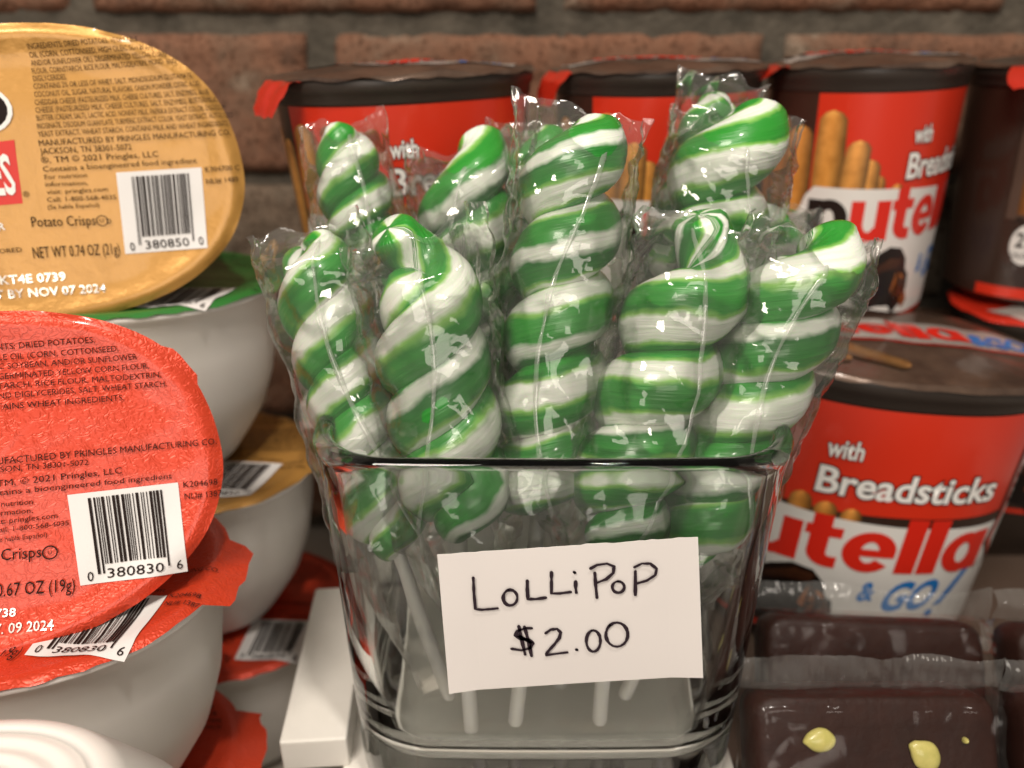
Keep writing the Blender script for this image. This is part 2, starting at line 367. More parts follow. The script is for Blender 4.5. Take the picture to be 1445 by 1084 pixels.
p0, p1 = Vector((-63, 154.5, 0)), Vector((-69, 219, 0))
bm = bmesh.new(); box(bm, -8.5, 10, 0, 66, -11, 0, .9, 3)
for v in bm.verts: v.co = Vector((v.co.x, v.co.y, v.co.z))
st = finish(bm, 'wooden_strip', M['white_paint'], smooth=False)
st.location = Vector((-56, 154.5, -177)) * MM + Vector((0, 0, SHELF * MM)); st.rotation_euler = (0, 0, R(4.5))
tag(st, 'white painted wooden strip lying left of the glass vase, pointing at the wall', 'wooden strip')
wood('display_step', [('display_step', (76, 300, 206, 284, -SHELF, -210.4), M['dark_wood'])], 'low dark wooden step directly under the large snack cup', 'step')
wood('display_step', [('display_step', (74, 300, 306, 365, -SHELF, -188), M['dark_wood'])], 'dark wooden step at the back, under the rear chocolate snack cups', 'step')
wood('sweets_tray', [('sweets_tray', (68, 260, 92, 203, -SHELF, -206), M['dark_wood'])], 'dark wooden block carrying the wrapped chocolate squares', 'block')

# ================================================================ CRISP TUBS (left)
LA, LB, LN = 53.0, 38.5, 2.3
def sup(al, a, b, n=LN):
    c, s = math.cos(al), math.sin(al)
    return a * math.copysign(abs(c) ** (2 / n), c), b * math.copysign(abs(s) ** (2 / n), s)
def rho(x, y): return (abs(x / LA) ** LN + abs(y / LB) ** LN) ** (1 / LN)
def lid_z(x, y):
    r = rho(x, y); p = Vector((x, y, 3))
    z = 0.0
    if r < .9: z -= 1.0 * min(1, (.9 - r) / .10)
    else: z += .4 * math.sin(min(1, (r - .9) / .09) * math.pi)
    z += .35 * fbm(p, .07, 2) * (1 if r < .9 else .5)
    z += .55 * max(0, ridge(p + Vector((4, 2, 0)), .045) - .8) * (1 if r < .88 else .3)
    if r > .97: z -= (r - .97) * 12
    return z
def lid_surf(x, y, off): return Vector((x, y, lid_z(x, y) + off))
PROF = [(-2.2, 1.0), (-3.2, .965), (-5, .955), (-5.6, .945), (-18, .925), (-34, .87), (-46, .79), (-55, .68), (-60, .615), (-62, .585)]
def build_tub(name, H, lidmat, Mtx, loc, label, group, tabs=(), base_rings=False, prints=()):
    e = empty(name, loc, Mtx); tag(e, label, 'snack tub', group)
    k = H / 62.0; n = 72
    bm = bmesh.new(); als = [2 * math.pi * i / n for i in range(n)]
    rings = [[(*sup(a, LA * s, LB * s), z * k) for a in als] for z, s in [(-.9, .93), (-.9, 1.0)] + PROF]
    s0 = .585
    base = [(.545, -62.6), (.50, -62.2), (.52, -62.0), (.50, -62.0), (.48, -62.6), (.455, -62.6), (.435, -61.9), (.415, -61.9), (.395, -62.6), (.37, -62.6), (.35, -61.9), (.33, -61.9), (.31, -62.6), (.285, -62.6), (.265, -61.9), (.245, -61.9), (.225, -62.6), (.02, -62.6)]
    rings += [[(*sup(a, LA * s, LB * s), z * k) for a in als] for s, z in base]
    loft(bm, rings, cap1=True)
    finish(bm, 'tub_body', M['tub'], e)
    bm = bmesh.new()
    def ext(a):
        v = 1.012 + .006 * noise.noise(Vector((math.cos(a) * 3, math.sin(a) * 3, H)))
        for (c, wd, amt) in tabs:
            d = abs((math.degrees(a) - c + 180) % 360 - 180)
            if d < wd: v += amt * min(1, (wd - d) / 3.0) * (1 + .25 * noise.noise(Vector((a * 9, 1, 2))))
        return v
    lr = [0.02, .2, .4, .55, .7, .8, .86, .89, .91, .94, .97, .99]
    n2 = 120; al2 = [2 * math.pi * i / n2 for i in range(n2)]
    rings = []
    for r in lr:
        rings.append([lid_surf(*sup(a, LA * r, LB * r), 0) for a in al2])
    ring = []
    for a in al2:
        q = ext(a); x, y = sup(a, LA * q, LB * q); big = q - 1.0
        ring.append(Vector((x, y, -.6 - max(0, big - .03) * LA * .45 + .8 * noise.noise(Vector((x, y, 0)) * .2))))
    rings.append(ring); loft(bm, rings, cap0=True)
    for f in bm.faces: f.normal_update()
    finish(bm, 'foil_lid', lidmat, e)
    for nm, me, m in prints:
        o = bpy.data.objects.new(nm, me); COL.objects.link(o); o.parent = e
    return e
def tilt_matrix(yaw, tilt, roll):   # local +z faces the camera side (-y); tilt raises it, roll turns it in its own plane
    return Matrix.Rotation(yaw, 3, 'Z') @ Matrix.Rotation(R(90) - tilt, 3, 'X') @ Matrix.Rotation(roll, 3, 'Z')
def px_to_local(Mtx, loc):
    Mi = Mtx.inverted(); L = Vector(loc); nz = Mtx.col[2]
    def f(px, py):
        r = ray(px, py); t = L.dot(nz) / r.dot(nz); q = Mi @ (r * t - L); return (q.x, q.y)
    return f
def lines(bm, f, sc_, ox, oy, rows_, hpx, bold=0, kerb=0):
    for s, (x0, y0), (x1, y1), *h in rows_:
        a = f(x0 / sc_ + ox, y0 / sc_ + oy); b = f(x1 / sc_ + ox, y1 / sc_ + oy)
        hh = (h[0] if h else hpx) / sc_
        m0 = f(x0 / sc_ + ox, y0 / sc_ + oy - hh); put_text(bm, s, a, b, (Vector(m0) - Vector(a)).length, bold)

# --- yellow tub on its side, lid to the camera
MA = tilt_matrix(R(20), R(12), R(4.5)); LAo = atZ(48, 253, 207)
fa = px_to_local(MA, LAo)
bk, wh, sv, rd = bmesh.new(), bmesh.new(), bmesh.new(), bmesh.new()
lines(bk, fa, 2.465, 0, 0, [
 ("INGREDIENTS: DRIED POTATOES, VEGETABLE", (98, 172), (480, 145)),
 ("OIL (CORN, COTTONSEED, HIGH OLEIC SOYBEAN,", (103, 200), (535, 172)),
 ("AND/OR SUNFLOWER OIL), DEGERMINATED YELLOW CORN", (108, 228), (578, 198)),
 ("FLOUR, CORNSTARCH, RICE FLOUR, MALTODEXTRIN, MONO- AND", (112, 256), (613, 222)),
 ("DIGLYCERIDES.", (116, 282), (232, 275)),
 ("CONTAINS 2% OR LESS OF WHEY, SALT, MONOSODIUM GLUTAMATE,", (118, 310), (672, 272)),
 ("COCONUT OIL, SUGAR, NATURAL FLAVORS, ONION POWDER, CITRIC ACID,", (121, 338), (700, 300)),
 ("CHEDDAR CHEESE (PASTEURIZED MILK, CHEESE CULTURES, SALT, ENZYMES), BLUE", (123, 366), (727, 328)),
 ("CHEESE (PASTEURIZED MILK, CHEESE CULTURES, SALT, ENZYMES), BUTTERMILK,", (125, 393), (757, 355)),
 ("BUTTER (CREAM, SALT), LACTIC ACID, NONFAT MILK, PAPRIKA EXTRACT COLOR, DISODIUM", (128, 420), (785, 382)),
 ("INOSINATE, DISODIUM GUANYLATE, TURMERIC EXTRACT COLOR, YEAST EXTRACT, AUTOLYZED", (130, 448), (812, 408)),
 ("YEAST EXTRACT, WHEAT STARCH. CONTAINS MILK AND WHEAT INGREDIENTS.", (133, 476), (797, 438))], 19, 0)
lines(bk, fa, 2.465, 0, 0, [
 ("MANUFACTURED BY PRINGLES MANUFACTURING CO.", (136, 508), (803, 470)),
 ("JACKSON, TN 38301-5072", (140, 537), (458, 520)),
 ("\u00ae, TM \u00a9 2021 Pringles, LLC", (143, 568), (552, 545)),
 ("Contains a bioengineered food ingredient", (150, 598), (685, 566), 19),
 ("For nutrition", (155, 624), (303, 616), 16), ("information,", (157, 649), (305, 643), 16),
 ("visit: pringles.com", (162, 676), (375, 665), 16), ("Call: 1-800-568-4035", (163, 703), (404, 693), 16),
 ("(Se habla Espa\u00f1ol)", (165, 728), (345, 720), 15),
 ("Potato Crisps", (110, 790), (333, 783), 36), ("D", (372, 779), (388, 778), 18), ("U", (348, 775), (361, 774), 13),
 ("NET WT 0.74 OZ (21g)", (116, 900), (418, 884), 40), ("\u00ae", (80, 686), (102, 685), 20),
 ("K304700 C", (714, 598), (834, 592), 18), ("NLI# 1489", (718, 640), (830, 632), 18), ("FLAVORED", (-70, 888), (76, 876), 16)], 21, 0)
def ringpoly(bm, c, r0, r1, n=20):
    for i in range(n):
        a, b = 2 * math.pi * i / n, 2 * math.pi * (i + 1) / n
        put_poly(bm, [(c[0] + r0[0] * math.cos(a), c[1] + r0[1] * math.sin(a)), (c[0] + r1[0] * math.cos(a), c[1] + r1[1] * math.sin(a)),
                      (c[0] + r1[0] * math.cos(b), c[1] + r1[1] * math.sin(b)), (c[0] + r0[0] * math.cos(b), c[1] + r0[1] * math.sin(b))])
ringpoly(bk, fa(354 / 2.465, 768 / 2.465), (1.25, 1.25), (1.5, 1.5))
lines(sv, fa, 2.465, 0, 0, [("NKT4E 0739", (-40, 993), (228, 976), 30), ("BEST BY NOV 07 2024", (-90, 1046), (368, 1016), 30)], 30, .01)
barcode(wh, bk, [fa(402 / 2.465, 600 / 2.465), fa(700 / 2.465, 582 / 2.465), fa(722 / 2.465, 862 / 2.465), fa(435 / 2.465, 884 / 2.465)], "03808500", random.Random(4))
put_poly(rd, [fa(-140, 214), fa(-130, 300), fa(31, 287), fa(19, 197)])
w2_ = bmesh.new(); lines(w2_, fa, 2.465, 0, 0, [("PRINGLES", (-330, 700), (58, 672), 140)], 140, .02)
lines(w2_, fa, 2.465, 0, 0, [("CHEDDAR", (-190, 812), (18, 800), 26)], 26, .01)
b2_ = bmesh.new(); c = fa(-30, 155); ringpoly(b2_, c, (0.1, .1), (6.5, 5.2)); ringpoly(w2_, c, (6.5, 5.2), (7.6, 6.2))
def mk(bm, off, nm, m, cutstep=4):
    o = lay(bm, lid_surf, off, nm, m, None, cutstep, cutstep); me = o.data; bpy.data.objects.remove(o); return (nm, me, m)
PY = [mk(wh, .32, 'barcode_label', M['label_white'], 2), mk(rd, .12, 'logo_band', M['ink_red']), mk(b2_, .25, 'logo_oval', M['ink']), mk(w2_, .4, 'logo_lettering', M['ink_white']),
      mk(bk, .62, 'small_print', M['ink'], 2.5), mk(sv, .4, 'date_stamp', M['ink_silver'], 2.5)]
# --- red tub on its side
MB_ = tilt_matrix(R(24), R(26), R(4.0)); LBo = atZ(-50, 694, 170)
fb = px_to_local(MB_, LBo)
bk, wh, sv = bmesh.new(), bmesh.new(), bmesh.new()
lines(bk, fb, 2.852, 0, 420, [
 ("INGREDIENTS: DRIED POTATOES,", (-190, 224), (383, 182)), ("VEGETABLE OIL (CORN, COTTONSEED,", (-170, 264), (478, 217)),
 ("HIGH OLEIC SOYBEAN, AND/OR SUNFLOWER", (-190, 302), (553, 250)), ("OIL), DEGERMINATED YELLOW CORN FLOUR,", (-150, 340), (600, 286)),
 ("CORNSTARCH, RICE FLOUR, MALTODEXTRIN,", (-150, 378), (650, 322)), ("MONO- AND DIGLYCERIDES, SALT, WHEAT STARCH.", (-180, 420), (672, 358)),
 ("CONTAINS WHEAT INGREDIENTS.", (-110, 460), (500, 413)),
 ("MANUFACTURED BY PRINGLES MANUFACTURING CO.", (-110, 682), (872, 590), 28), ("JACKSON, TN 38301-5072", (-100, 712), (355, 674), 24),
 ("\u00ae, TM, \u00a9 2021 Pringles, LLC", (-80, 770), (490, 708), 27), ("Contains a bioengineered food ingredient", (-90, 806), (692, 728), 24),
 ("For nutrition", (-60, 848), (130, 832), 22), ("information,", (-60, 884), (130, 867), 22), ("visit: pringles.com", (-50, 918), (230, 888), 22),
 ("Call: 1-800-568-4035", (-30, 950), (275, 917), 20), ("(Se habla Espa\u00f1ol)", (-30, 988), (188, 964), 20),
 ("Potato Crisps", (-200, 1078), (165, 1046), 48), ("U", (192, 1035), (208, 1033), 16),
 ("K204698", (738, 765), (876, 752), 24), ("NLI# 1387", (743, 812), (893, 797), 24)], 25, 0)
ringpoly(bk, fb(200 / 2.852, 420 + 1027 / 2.852), (1.3, 1.3), (1.6, 1.6))
lines(bk, fb, 2.779, 0, 720, [("NET WT 0.67 OZ (19g)", (-250, 362), (293, 318), 54)], 54, 0)
lines(sv, fb, 2.779, 0, 720, [("NKT4E 0738", (-240, 440), (58, 418), 34), ("BEST BY NOV. 09 2024", (-350, 520), (210, 466), 40)], 36, .008)
barcode(wh, bk, [fb(94, 699), fb(251, 681), fb(265, 807), fb(113, 827)], "03808306", random.Random(9))
PR = [mk(wh, .32, 'barcode_label', M['label_white'], 2), mk(bk, .62, 'small_print', M['ink'], 2.5), mk(sv, .4, 'date_stamp', M['ink_silver'], 2.5)]

GT = 'crisp tubs stacked at the left'
build_tub('snack_tub', 62, M['foil_yellow'], MA, LAo, 'yellow-lidded crisp tub lying on its side at the upper left, printed lid facing out', GT, (), prints=PY)
build_tub('snack_tub', 62, M['foil_red'], MB_, LBo, 'large orange-red lidded crisp tub lying on its side, barcode 380830 facing out', GT, ((24, 9, .02),), prints=PR)
def up(yaw, tx=0, ty=0): return Matrix.Rotation(R(yaw), 3, 'Z') @ Matrix.Rotation(R(tx), 3, 'X') @ Matrix.Rotation(R(ty), 3, 'Y')
PYm = [p for p in PY]
build_tub('snack_tub', 62, M['foil_green'], up(3), (-129, 240, -70), 'green-lidded upright crisp tub under the yellow one, top of the rear stack', GT, ((-8, 10, .04),), prints=[PR[0], PR[1]])
build_tub('snack_tub', 62, M['foil_yellow'], up(-2), (-122, 237, -133.5), 'yellow-lidded upright crisp tub in the middle of the rear stack', GT, ((12, 22, .07),), prints=PY)
build_tub('snack_tub', 62, M['foil_red'], up(5), (-116, 232, -196.5), 'red-lidded upright crisp tub at the foot of the rear stack, beside the white strip', GT, (), prints=PR)
build_tub('snack_tub', 67.5, M['foil_red'], up(6), (-127, 156, -123), 'red-lidded upright crisp tub right under the lying orange-red one', GT, ((-2, 16, .10),), prints=PR)
build_tub('snack_tub', 67.5, M['foil_red'], up(2), (-133, 156, -191), 'lowest front red-lidded crisp tub, its torn tab near the bottom edge', GT, ((12, 18, .12),), prints=PR)
flip = Matrix.Rotation(R(180), 3, 'X')
build_tub('snack_tub', 58, M['foil_red'], Matrix.Rotation(R(8), 3, 'Z') @ flip, (-98, 84, -116 - 59), 'upturned white crisp tub showing its ringed base at the lower left corner', GT)
build_tub('snack_tub', 80, M['foil_red'], Matrix.Rotation(R(2), 3, 'Z') @ flip, (-99, 80, -SHELF + 1.2), 'upturned white crisp tub beneath the ringed one at the lower left', GT)

# ================================================================ CHOCOLATE SPREAD SNACK CUPS (right and back)
CH = 89.0
class Cup:
    def __init__(s, a=44, b=34, n=2.3, bot=.86):
        s.a, s.b, s.n, s.bot = a, b, n, bot
        s.tab = []; N = 720; acc = 0; prev = None
        for i in range(N + 1):
            al = -math.pi / 2 + (i - N / 2) * 2 * math.pi / N
            p = Vector(sup(al, a, b, n))
            if prev is not None: acc += (p - prev).length
            s.tab.append([acc, al]); prev = p
        mid = s.tab[N // 2][0]
        for t in s.tab: t[0] -= mid
        s.half = s.tab[-1][0]
    def al(s, u):
        t = s.tab; lo, hi = 0, len(t) - 1
        u = max(t[0][0], min(t[-1][0], u))
        while hi - lo > 1:
            m = (lo + hi) // 2
            if t[m][0] <= u: lo = m
            else: hi = m
        k = (u - t[lo][0]) / max(1e-9, t[hi][0] - t[lo][0]); return t[lo][1] + k * (t[hi][1] - t[lo][1])
    def sc(s, v): return s.bot + (1 - s.bot) * v / CH
    def surf(s, u, v, off):
        al = s.al(u); k = s.sc(v); x, y = sup(al, s.a * k, s.b * k, s.n)
        x2, y2 = sup(al + .02, s.a * k, s.b * k, s.n); x1, y1 = sup(al - .02, s.a * k, s.b * k, s.n)
        nn = Vector((y2 - y1, -(x2 - x1), 0)).normalized()
        return Vector((x, y, v)) + nn * off
CUP = Cup(); BIG = Cup(bot=.955)
def rect(u0, u1, v0, v1): return [(u0, v0), (u1, v0), (u1, v1), (u0, v1)]
def capsule_print(bm, u, w, v0, v1, c0=(.74, .50, .22), tilt=0.0):
    """one printed breadstick: shaded like a photograph of a rounded stick"""
    lay_ = bm.loops.layers.color.get('Col') or bm.loops.layers.color.new('Col')
    K = 6; rows_ = []
    for j in range(10):
        t = j / 9; v = v0 + (v1 - v0) * t
        if j >= 7: v = v1 - (w / 2) * (1 - math.sin((j - 6) / 3 * math.pi / 2))
        hw = w / 2 * (1 if j < 7 else math.cos((j - 6) / 3 * math.pi / 2 * .93))
        rows_.append([(bm.verts.new((u + tilt * (v - v0) + hw * (i / K * 2 - 1), v, 0)), i / K, t) for i in range(K + 1)])
    for j in range(9):
        for i in range(K):
            q = [rows_[j][i], rows_[j][i + 1], rows_[j + 1][i + 1], rows_[j + 1][i]]
            f = bm.faces.new([x[0] for x in q])
            for l, (_, s, t) in zip(f.loops, q):
                sh = .50 + .62 * math.sin(math.pi * min(1, s * .9 + .12)) ** 1.0; top = 1 + .35 * max(0, t - .7) / .3
                l[lay_] = (min(1, c0[0] * sh * top), min(1, c0[1] * sh * top), min(1, c0[2] * sh * top * (1 + .4 * max(0, t - .6))), 1)
def grad_poly(bm, pts, c0, c1):
    lay_ = bm.loops.layers.color.get('Col') or bm.loops.layers.color.new('Col')
    vs = [bm.verts.new((*p, 0)) for p in pts]; f = bm.faces.new(vs); f.normal_update()
    if f.normal.z < 0: f.normal_flip()
    v0 = min(p[1] for p in pts); v1 = max(p[1] for p in pts)
    for l in f.loops:
        t = (l.vert.co.y - v0) / (v1 - v0); l[lay_] = tuple(a + (b - a) * t for a, b in zip(c0, c1)) + (1,)
def logo(bm, word, x, y, k=1.0, kx=1.0, shear=0.0):
    """heavy rounded logo letters, x-height 14.5*k; pieces step up by 0.012 mm so none share a plane"""
    zz = [0.0]
    def put(pts):
        zz[0] += .012
        vs = [bm.verts.new((x + k * kx * (X + shear * Y), y + k * Y, zz[0])) for X, Y in pts]; f = bm.faces.new(vs); f.normal_update()
        if f.normal.z < 0: f.normal_flip()
    def arc_(cx, cy, ox, oy, ix, iy, a0, a1):
        zz[0] += .012; n = 22
        for i in range(n):
            q = []
            for a in (a0 + (a1 - a0) * i / n, a0 + (a1 - a0) * (i + 1) / n): q.append((R(a)))
            pts = [(cx + ix * math.cos(q[0]), cy + iy * math.sin(q[0])), (cx + ox * math.cos(q[0]), cy + oy * math.sin(q[0])), (cx + ox * math.cos(q[1]), cy + oy * math.sin(q[1])), (cx + ix * math.cos(q[1]), cy + iy * math.sin(q[1]))]
            vs = [bm.verts.new((x + k * kx * (X + shear * Y), y + k * Y, zz[0])) for X, Y in pts]; f = bm.faces.new(vs); f.normal_update()
            if f.normal.z < 0: f.normal_flip()
    def box_(a, b, c, d): put([(a, c), (b, c), (b, d), (a, d)])
    for ch in word:
        if ch == 'n': box_(0, 6, 0, 14.5); arc_(8.6, 7.6, 7.4, 7.2, 2.3, 3.6, 0, 150); box_(10.9, 16, 0, 7.7); w_ = 16
        elif ch == 'u': box_(10, 16, 0, 14.5); arc_(7.4, 6.9, 7.4, 7.2, 2.3, 3.6, 180, 330); box_(0, 5.1, 6.8, 14.5); w_ = 16
        elif ch == 't': box_(1.6, 7.4, 5, 18.6); box_(0, 11, 10.9, 14.5); arc_(8.6, 5.2, 7, 5.4, 1.2, 1.3, 180, 270); box_(8.5, 11, -.2, 3.9); w_ = 11
        elif ch == 'e': arc_(8.3, 7.2, 8.3, 7.5, 2.9, 3.9, 8, 322); box_(5, 16.4, 5.6, 8.3); w_ = 16.6
        elif ch == 'l': box_(0, 6.4, 0, 20); w_ = 6.4
        elif ch == 'a': arc_(7.6, 7.2, 7.6, 7.5, 2.6, 3.8, 0, 360); box_(10.6, 16.6, 0, 14.5); w_ = 16.6
        x += k * kx * (w_ + .9)
    return x
def cup_shell(e, cup, dark_bottom=True):
    n = 96; als = [2 * math.pi * i / n for i in range(n)]
    bm = bmesh.new()
    rings = [[(*sup(a, cup.a * cup.sc(v) * s, cup.b * cup.sc(v) * s, cup.n), v) for a in als]
             for v, s in ((.0, .86), (0, .90), (1.2, .96), (2.5, 1.0), (30, 1), (60, 1), (78, 1), (84, 1))]
    loft(bm, rings, cap0=True); finish(bm, 'cup_body', M['cup_brown'], e)
    bm = bmesh.new()
    rings = [[(*sup(a, cup.a * s, cup.b * s, cup.n), v) for a in als]
             for v, s in ((81.4, .982), (81.3, .998), (81.9, 1.006), (84.5, 1.012), (85.2, 1.030), (88.2, 1.034), (88.9, 1.024), (88.9, .95))]
    loft(bm, rings); finish(bm, 'cup_rim', M['rim_brown'], e)
def cup_lid(e, cup, seed, m=None, tab=None, curl=False):
    n = 110; als = [2 * math.pi * i / n for i in range(n)]
    def z(x, y):
        r = ((abs(x / cup.a)) ** cup.n + (abs(y / cup.b)) ** cup.n) ** (1 / cup.n)
        p = Vector((x, y, seed)); return CH + .5 + 2.6 * max(0, 1 - r ** 2.2) + .9 * fbm(p, .06, 2) + 1.0 * max(0, ridge(p, .05) - .75)
    rings = [[(lambda x, y: (x, y, z(x, y)))(*sup(a, cup.a * r, cup.b * r, cup.n)) for a in als] for r in (.02, .2, .4, .6, .75, .87, .95, 1.0, 1.03)]
    edge = []
    for a in als:
        q = 1.055 + .014 * noise.noise(Vector((a * 3, seed, 0))); x, y = sup(a, cup.a * q, cup.b * q, cup.n)
        edge.append((x, y, CH - .6 + 1.1 * noise.noise(Vector((x, y, seed)) * .15)))
    rings.append(edge); bm = bmesh.new(); loft(bm, rings, cap0=True)
    o = finish(bm, 'foil_lid', m or M['foil_lid'], e)
    if tab:
        ang, ln, wd, drop = tab; bm = bmesh.new(); c = math.radians(ang)
        x, y = sup(c, cup.a * 1.0, cup.b * 1.0, cup.n); o_ = Vector((x, y, CH - .2)); d = Vector((math.cos(c), math.sin(c), 0)); t = Vector((-d.y, d.x, 0))
        gr = []
        for i in range(9):
            s = i / 8; bend = s * s; row = []
            for j in range(9):
                q = j / 8 * 2 - 1; ww = wd * (1 - .35 * s ** 3) * (1 if i < 8 else .8)
                p = o_ + d * (ln * (s - .35 * bend * abs(drop))) + t * (q * ww) + Vector((0, 0, -ln * bend * drop * .9))
                p += Vector((0, 0, 1)) * (1.2 * noise.noise(Vector((i * .5, j * .6, seed)))) + d * (.8 * noise.noise(Vector((i * .6, j * .5, seed + 5))))
                row.append(bm.verts.new(p))
            gr.append(row)
        for i in range(8):
            for j in range(8): bm.faces.new((gr[i][j], gr[i + 1][j], gr[i + 1][j + 1], gr[i][j + 1]))
        t_ = finish(bm, 'lid_tab', M['tab_red'], o)
    return o, z
def cup_label(e, cup, du=0.0, dv=0.0):
    S = cup.surf
    def L(bm, off, nm, m, cx=2.5, cyy=0): return lay(bm, S, off, nm, m, e, cx, cyy)
    b = bmesh.new(); put_poly(b, rect(-86, 84, 2.6, 81.2)); L(b, .10, 'label_background', M['brown_print'])
    b = bmesh.new(); put_poly(b, rect(-60, 34.5, 49, 81.1)); L(b, .18, 'red_panel', M['red_print'])
    # breadsticks
    b = bmesh.new(); b.loops.layers.color.new('Col')
    for u, wd, v0, v1, tl in ((-80, 10, 20, 66, .03), (-71, 10, 24, 74, .02), (-32, 6.5, 42, 56, 0), (-24, 6.5, 42, 53, 0), (-17, 6.5, 42, 51.5, 0), (-10, 6, 42, 50.5, 0)):
        b = bmesh.new(); b.loops.layers.color.new('Col'); capsule_print(b, u - 4, wd, v0, v1, tilt=tl); L(b, .24, 'breadstick_picture', M['photo_print'], 0)
    b = bmesh.new(); b.loops.layers.color.new('Col')
    for u, wd, v0, v1, tl in ((-61, 10.5, 28, 71, .02), (-49, 10.8, 34, 76, 0), (-35, 8.4, 40, 61, .02)):
        b = bmesh.new(); b.loops.layers.color.new('Col'); capsule_print(b, u - 5, wd, v0, v1, (.78, .54, .25), tilt=tl); L(b, .30, 'breadstick_picture', M['photo_print'], 0)
    b = bmesh.new(); b.loops.layers.color.new('Col')
    for u, wd, v0, v1, tl in ((-40.5, 9, 38, 67, .05),): capsule_print(b, u - 5, wd, v0, v1, (.78, .54, .25), tilt=tl)
    L(b, .36, 'breadstick_picture', M['photo_print'], 0)
    # white cloud
    b = bmesh.new(); put_poly(b, rect(-5, 34.5, 45.6, 48.9)); L(b, .34, 'brown_bar', M['brown_print'])
    b = bmesh.new()
    top = [(-70, 33), (-68, 37), (-63, 40), (-61, 45), (-58, 48), (-30, 47.6), (0, 46), (34.5, 45.6), (60, 45.6), (84, 45.6)]
    low = [(84, 9), (50, 8), (25, 6.5), (5, 6.0), (-10, 6.2), (-18, 7.5), (-30, 10), (-44, 12), (-60, 14), (-70, 15)]
    put_poly(b, [(u, v + dv) for u, v in top] + low); L(b, .40, 'white_panel', M['white_print'])
    # bottom brown / red sweep
    b = bmesh.new(); put_poly(b, [(-86, 3), (-40, 3), (0, 4.5), (40, 3), (84, 3), (84, 5.5), (40, 6), (0, 6.5), (-40, 5), (-86, 5.5)]); L(b, .2, 'red_line', M['red_print'])
    # lettering
    b = bmesh.new(); logo(b, "n", -56 + du, 30.5 + dv, .92); L(b, .5, 'logo_letter', M['ink'], 2.5)
    b = bmesh.new(); logo(b, "utella", -40.4 + du, 30.5 + dv, .92); L(b, .5, 'logo_lettering', M['logo_red'], 2.5)
    for off, bold, m, nm in ((.5, .058, M['ink'], 'lettering_outline'), (.58, .022, M['ink_white'], 'lettering')):
        b = bmesh.new(); o_ = .058 * 7.0 if bold > .03 else .022 * 7
        put_text(b, "with", (-24.5 - o_, 65.8), (-15.5 + o_, 65.8), 5.4, bold, 4)
        put_text(b, "Breadsticks", (-25 - o_ * 1.3, 54.6), (26 + o_ * 1.3, 54.6), 8.0, bold, 4); L(b, off, nm, m, 2.5)
    b = bmesh.new(); put_text(b, "&", (-6, 20), (-1, 20.6), 6.5, .03, 4, shear=.2); put_text(b, "GO", (1, 17), (17, 18), 10, .035, 4, shear=.35)
    put_poly(b, [(19, 18), (22, 18.5), (29, 30.5), (26, 30)]); ringpoly(b, (18.6, 15.6), (.05, .05), (1.4, 1.4), 10)
    L(b, .5, 'slogan_lettering', M['blue_print'])
    # chocolate swirl on a stick
    b = bmesh.new(); b.loops.layers.color.new('Col')
    grad_poly(b, [(-22, 16), (-12, 8), (-9.5, 11), (-16, 21), (-20, 23)], (.5, .25, .08), (.7, .42, .18))
    ch = [(-42, 27), (-38, 33), (-32, 37.5), (-26, 40), (-20, 39), (-16, 35), (-15, 31), (-12.5, 29), (-11.5, 24), (-15, 18), (-19, 15), (-21.5, 18.5), (-28, 19), (-35, 18), (-38.5, 21)]
    ch = [(u, v - 10.5 + dv * .6) for u, v in ch]
    grad_poly(b, ch, (.030, .010, .006), (.10, .042, .022)); L(b, .46, 'chocolate_picture', M['photo_print'])
    b = bmesh.new(); b.loops.layers.color.new('Col')
    grad_poly(b, [(-39, 19.5), (-32, 24.5), (-25, 27.8), (-19, 27), (-20, 24), (-27, 23.5), (-33, 21.5)], (.16, .075, .04), (.30, .17, .10))
    grad_poly(b, [(-18, 21), (-14.5, 18.5), (-16, 13), (-19.5, 11), (-17.2, 15.5)], (.05, .02, .01), (.26, .14, .08))
    L(b, .52, 'chocolate_picture', M['photo_print'])
    # pennant panel on the right flank
    b = bmesh.new(); put_poly(b, [(34.6, 81.1), (34.6, 47), (32, 38), (39.5, 28), (46, 36), (46, 81.1)]); L(b, .46, 'pennant_border', M['brown_print'])
    b = bmesh.new(); put_poly(b, [(35.8, 81.1), (35.8, 47), (33.6, 38.6), (39.8, 30), (46, 38.5), (46, 81.1)]); L(b, .5, 'pennant_border', M['red_print'])
    b = bmesh.new(); put_poly(b, [(37.6, 81.1), (37.6, 47), (35.6, 39), (40.2, 32.8), (44.4, 39.5), (62, 45), (62, 81.1)]); L(b, .56, 'pennant_panel', M['white_print'])
    b = bmesh.new(); put_text(b, "D", (42.5, 50), (42.5, 54), 5, .04); put_text(b, "Mi", (42.5, 55), (42.5, 62), 5, .03); L(b, .62, 'pennant_lettering', M['ink'])
    b = bmesh.new()
    for i in range(10): ringpoly(b, (31 + i * 1.55, 30 + i * .38), (.05, .05), (.42, .42), 8)
    L(b, .5, 'dotted_line', M['brown_print'], 0)
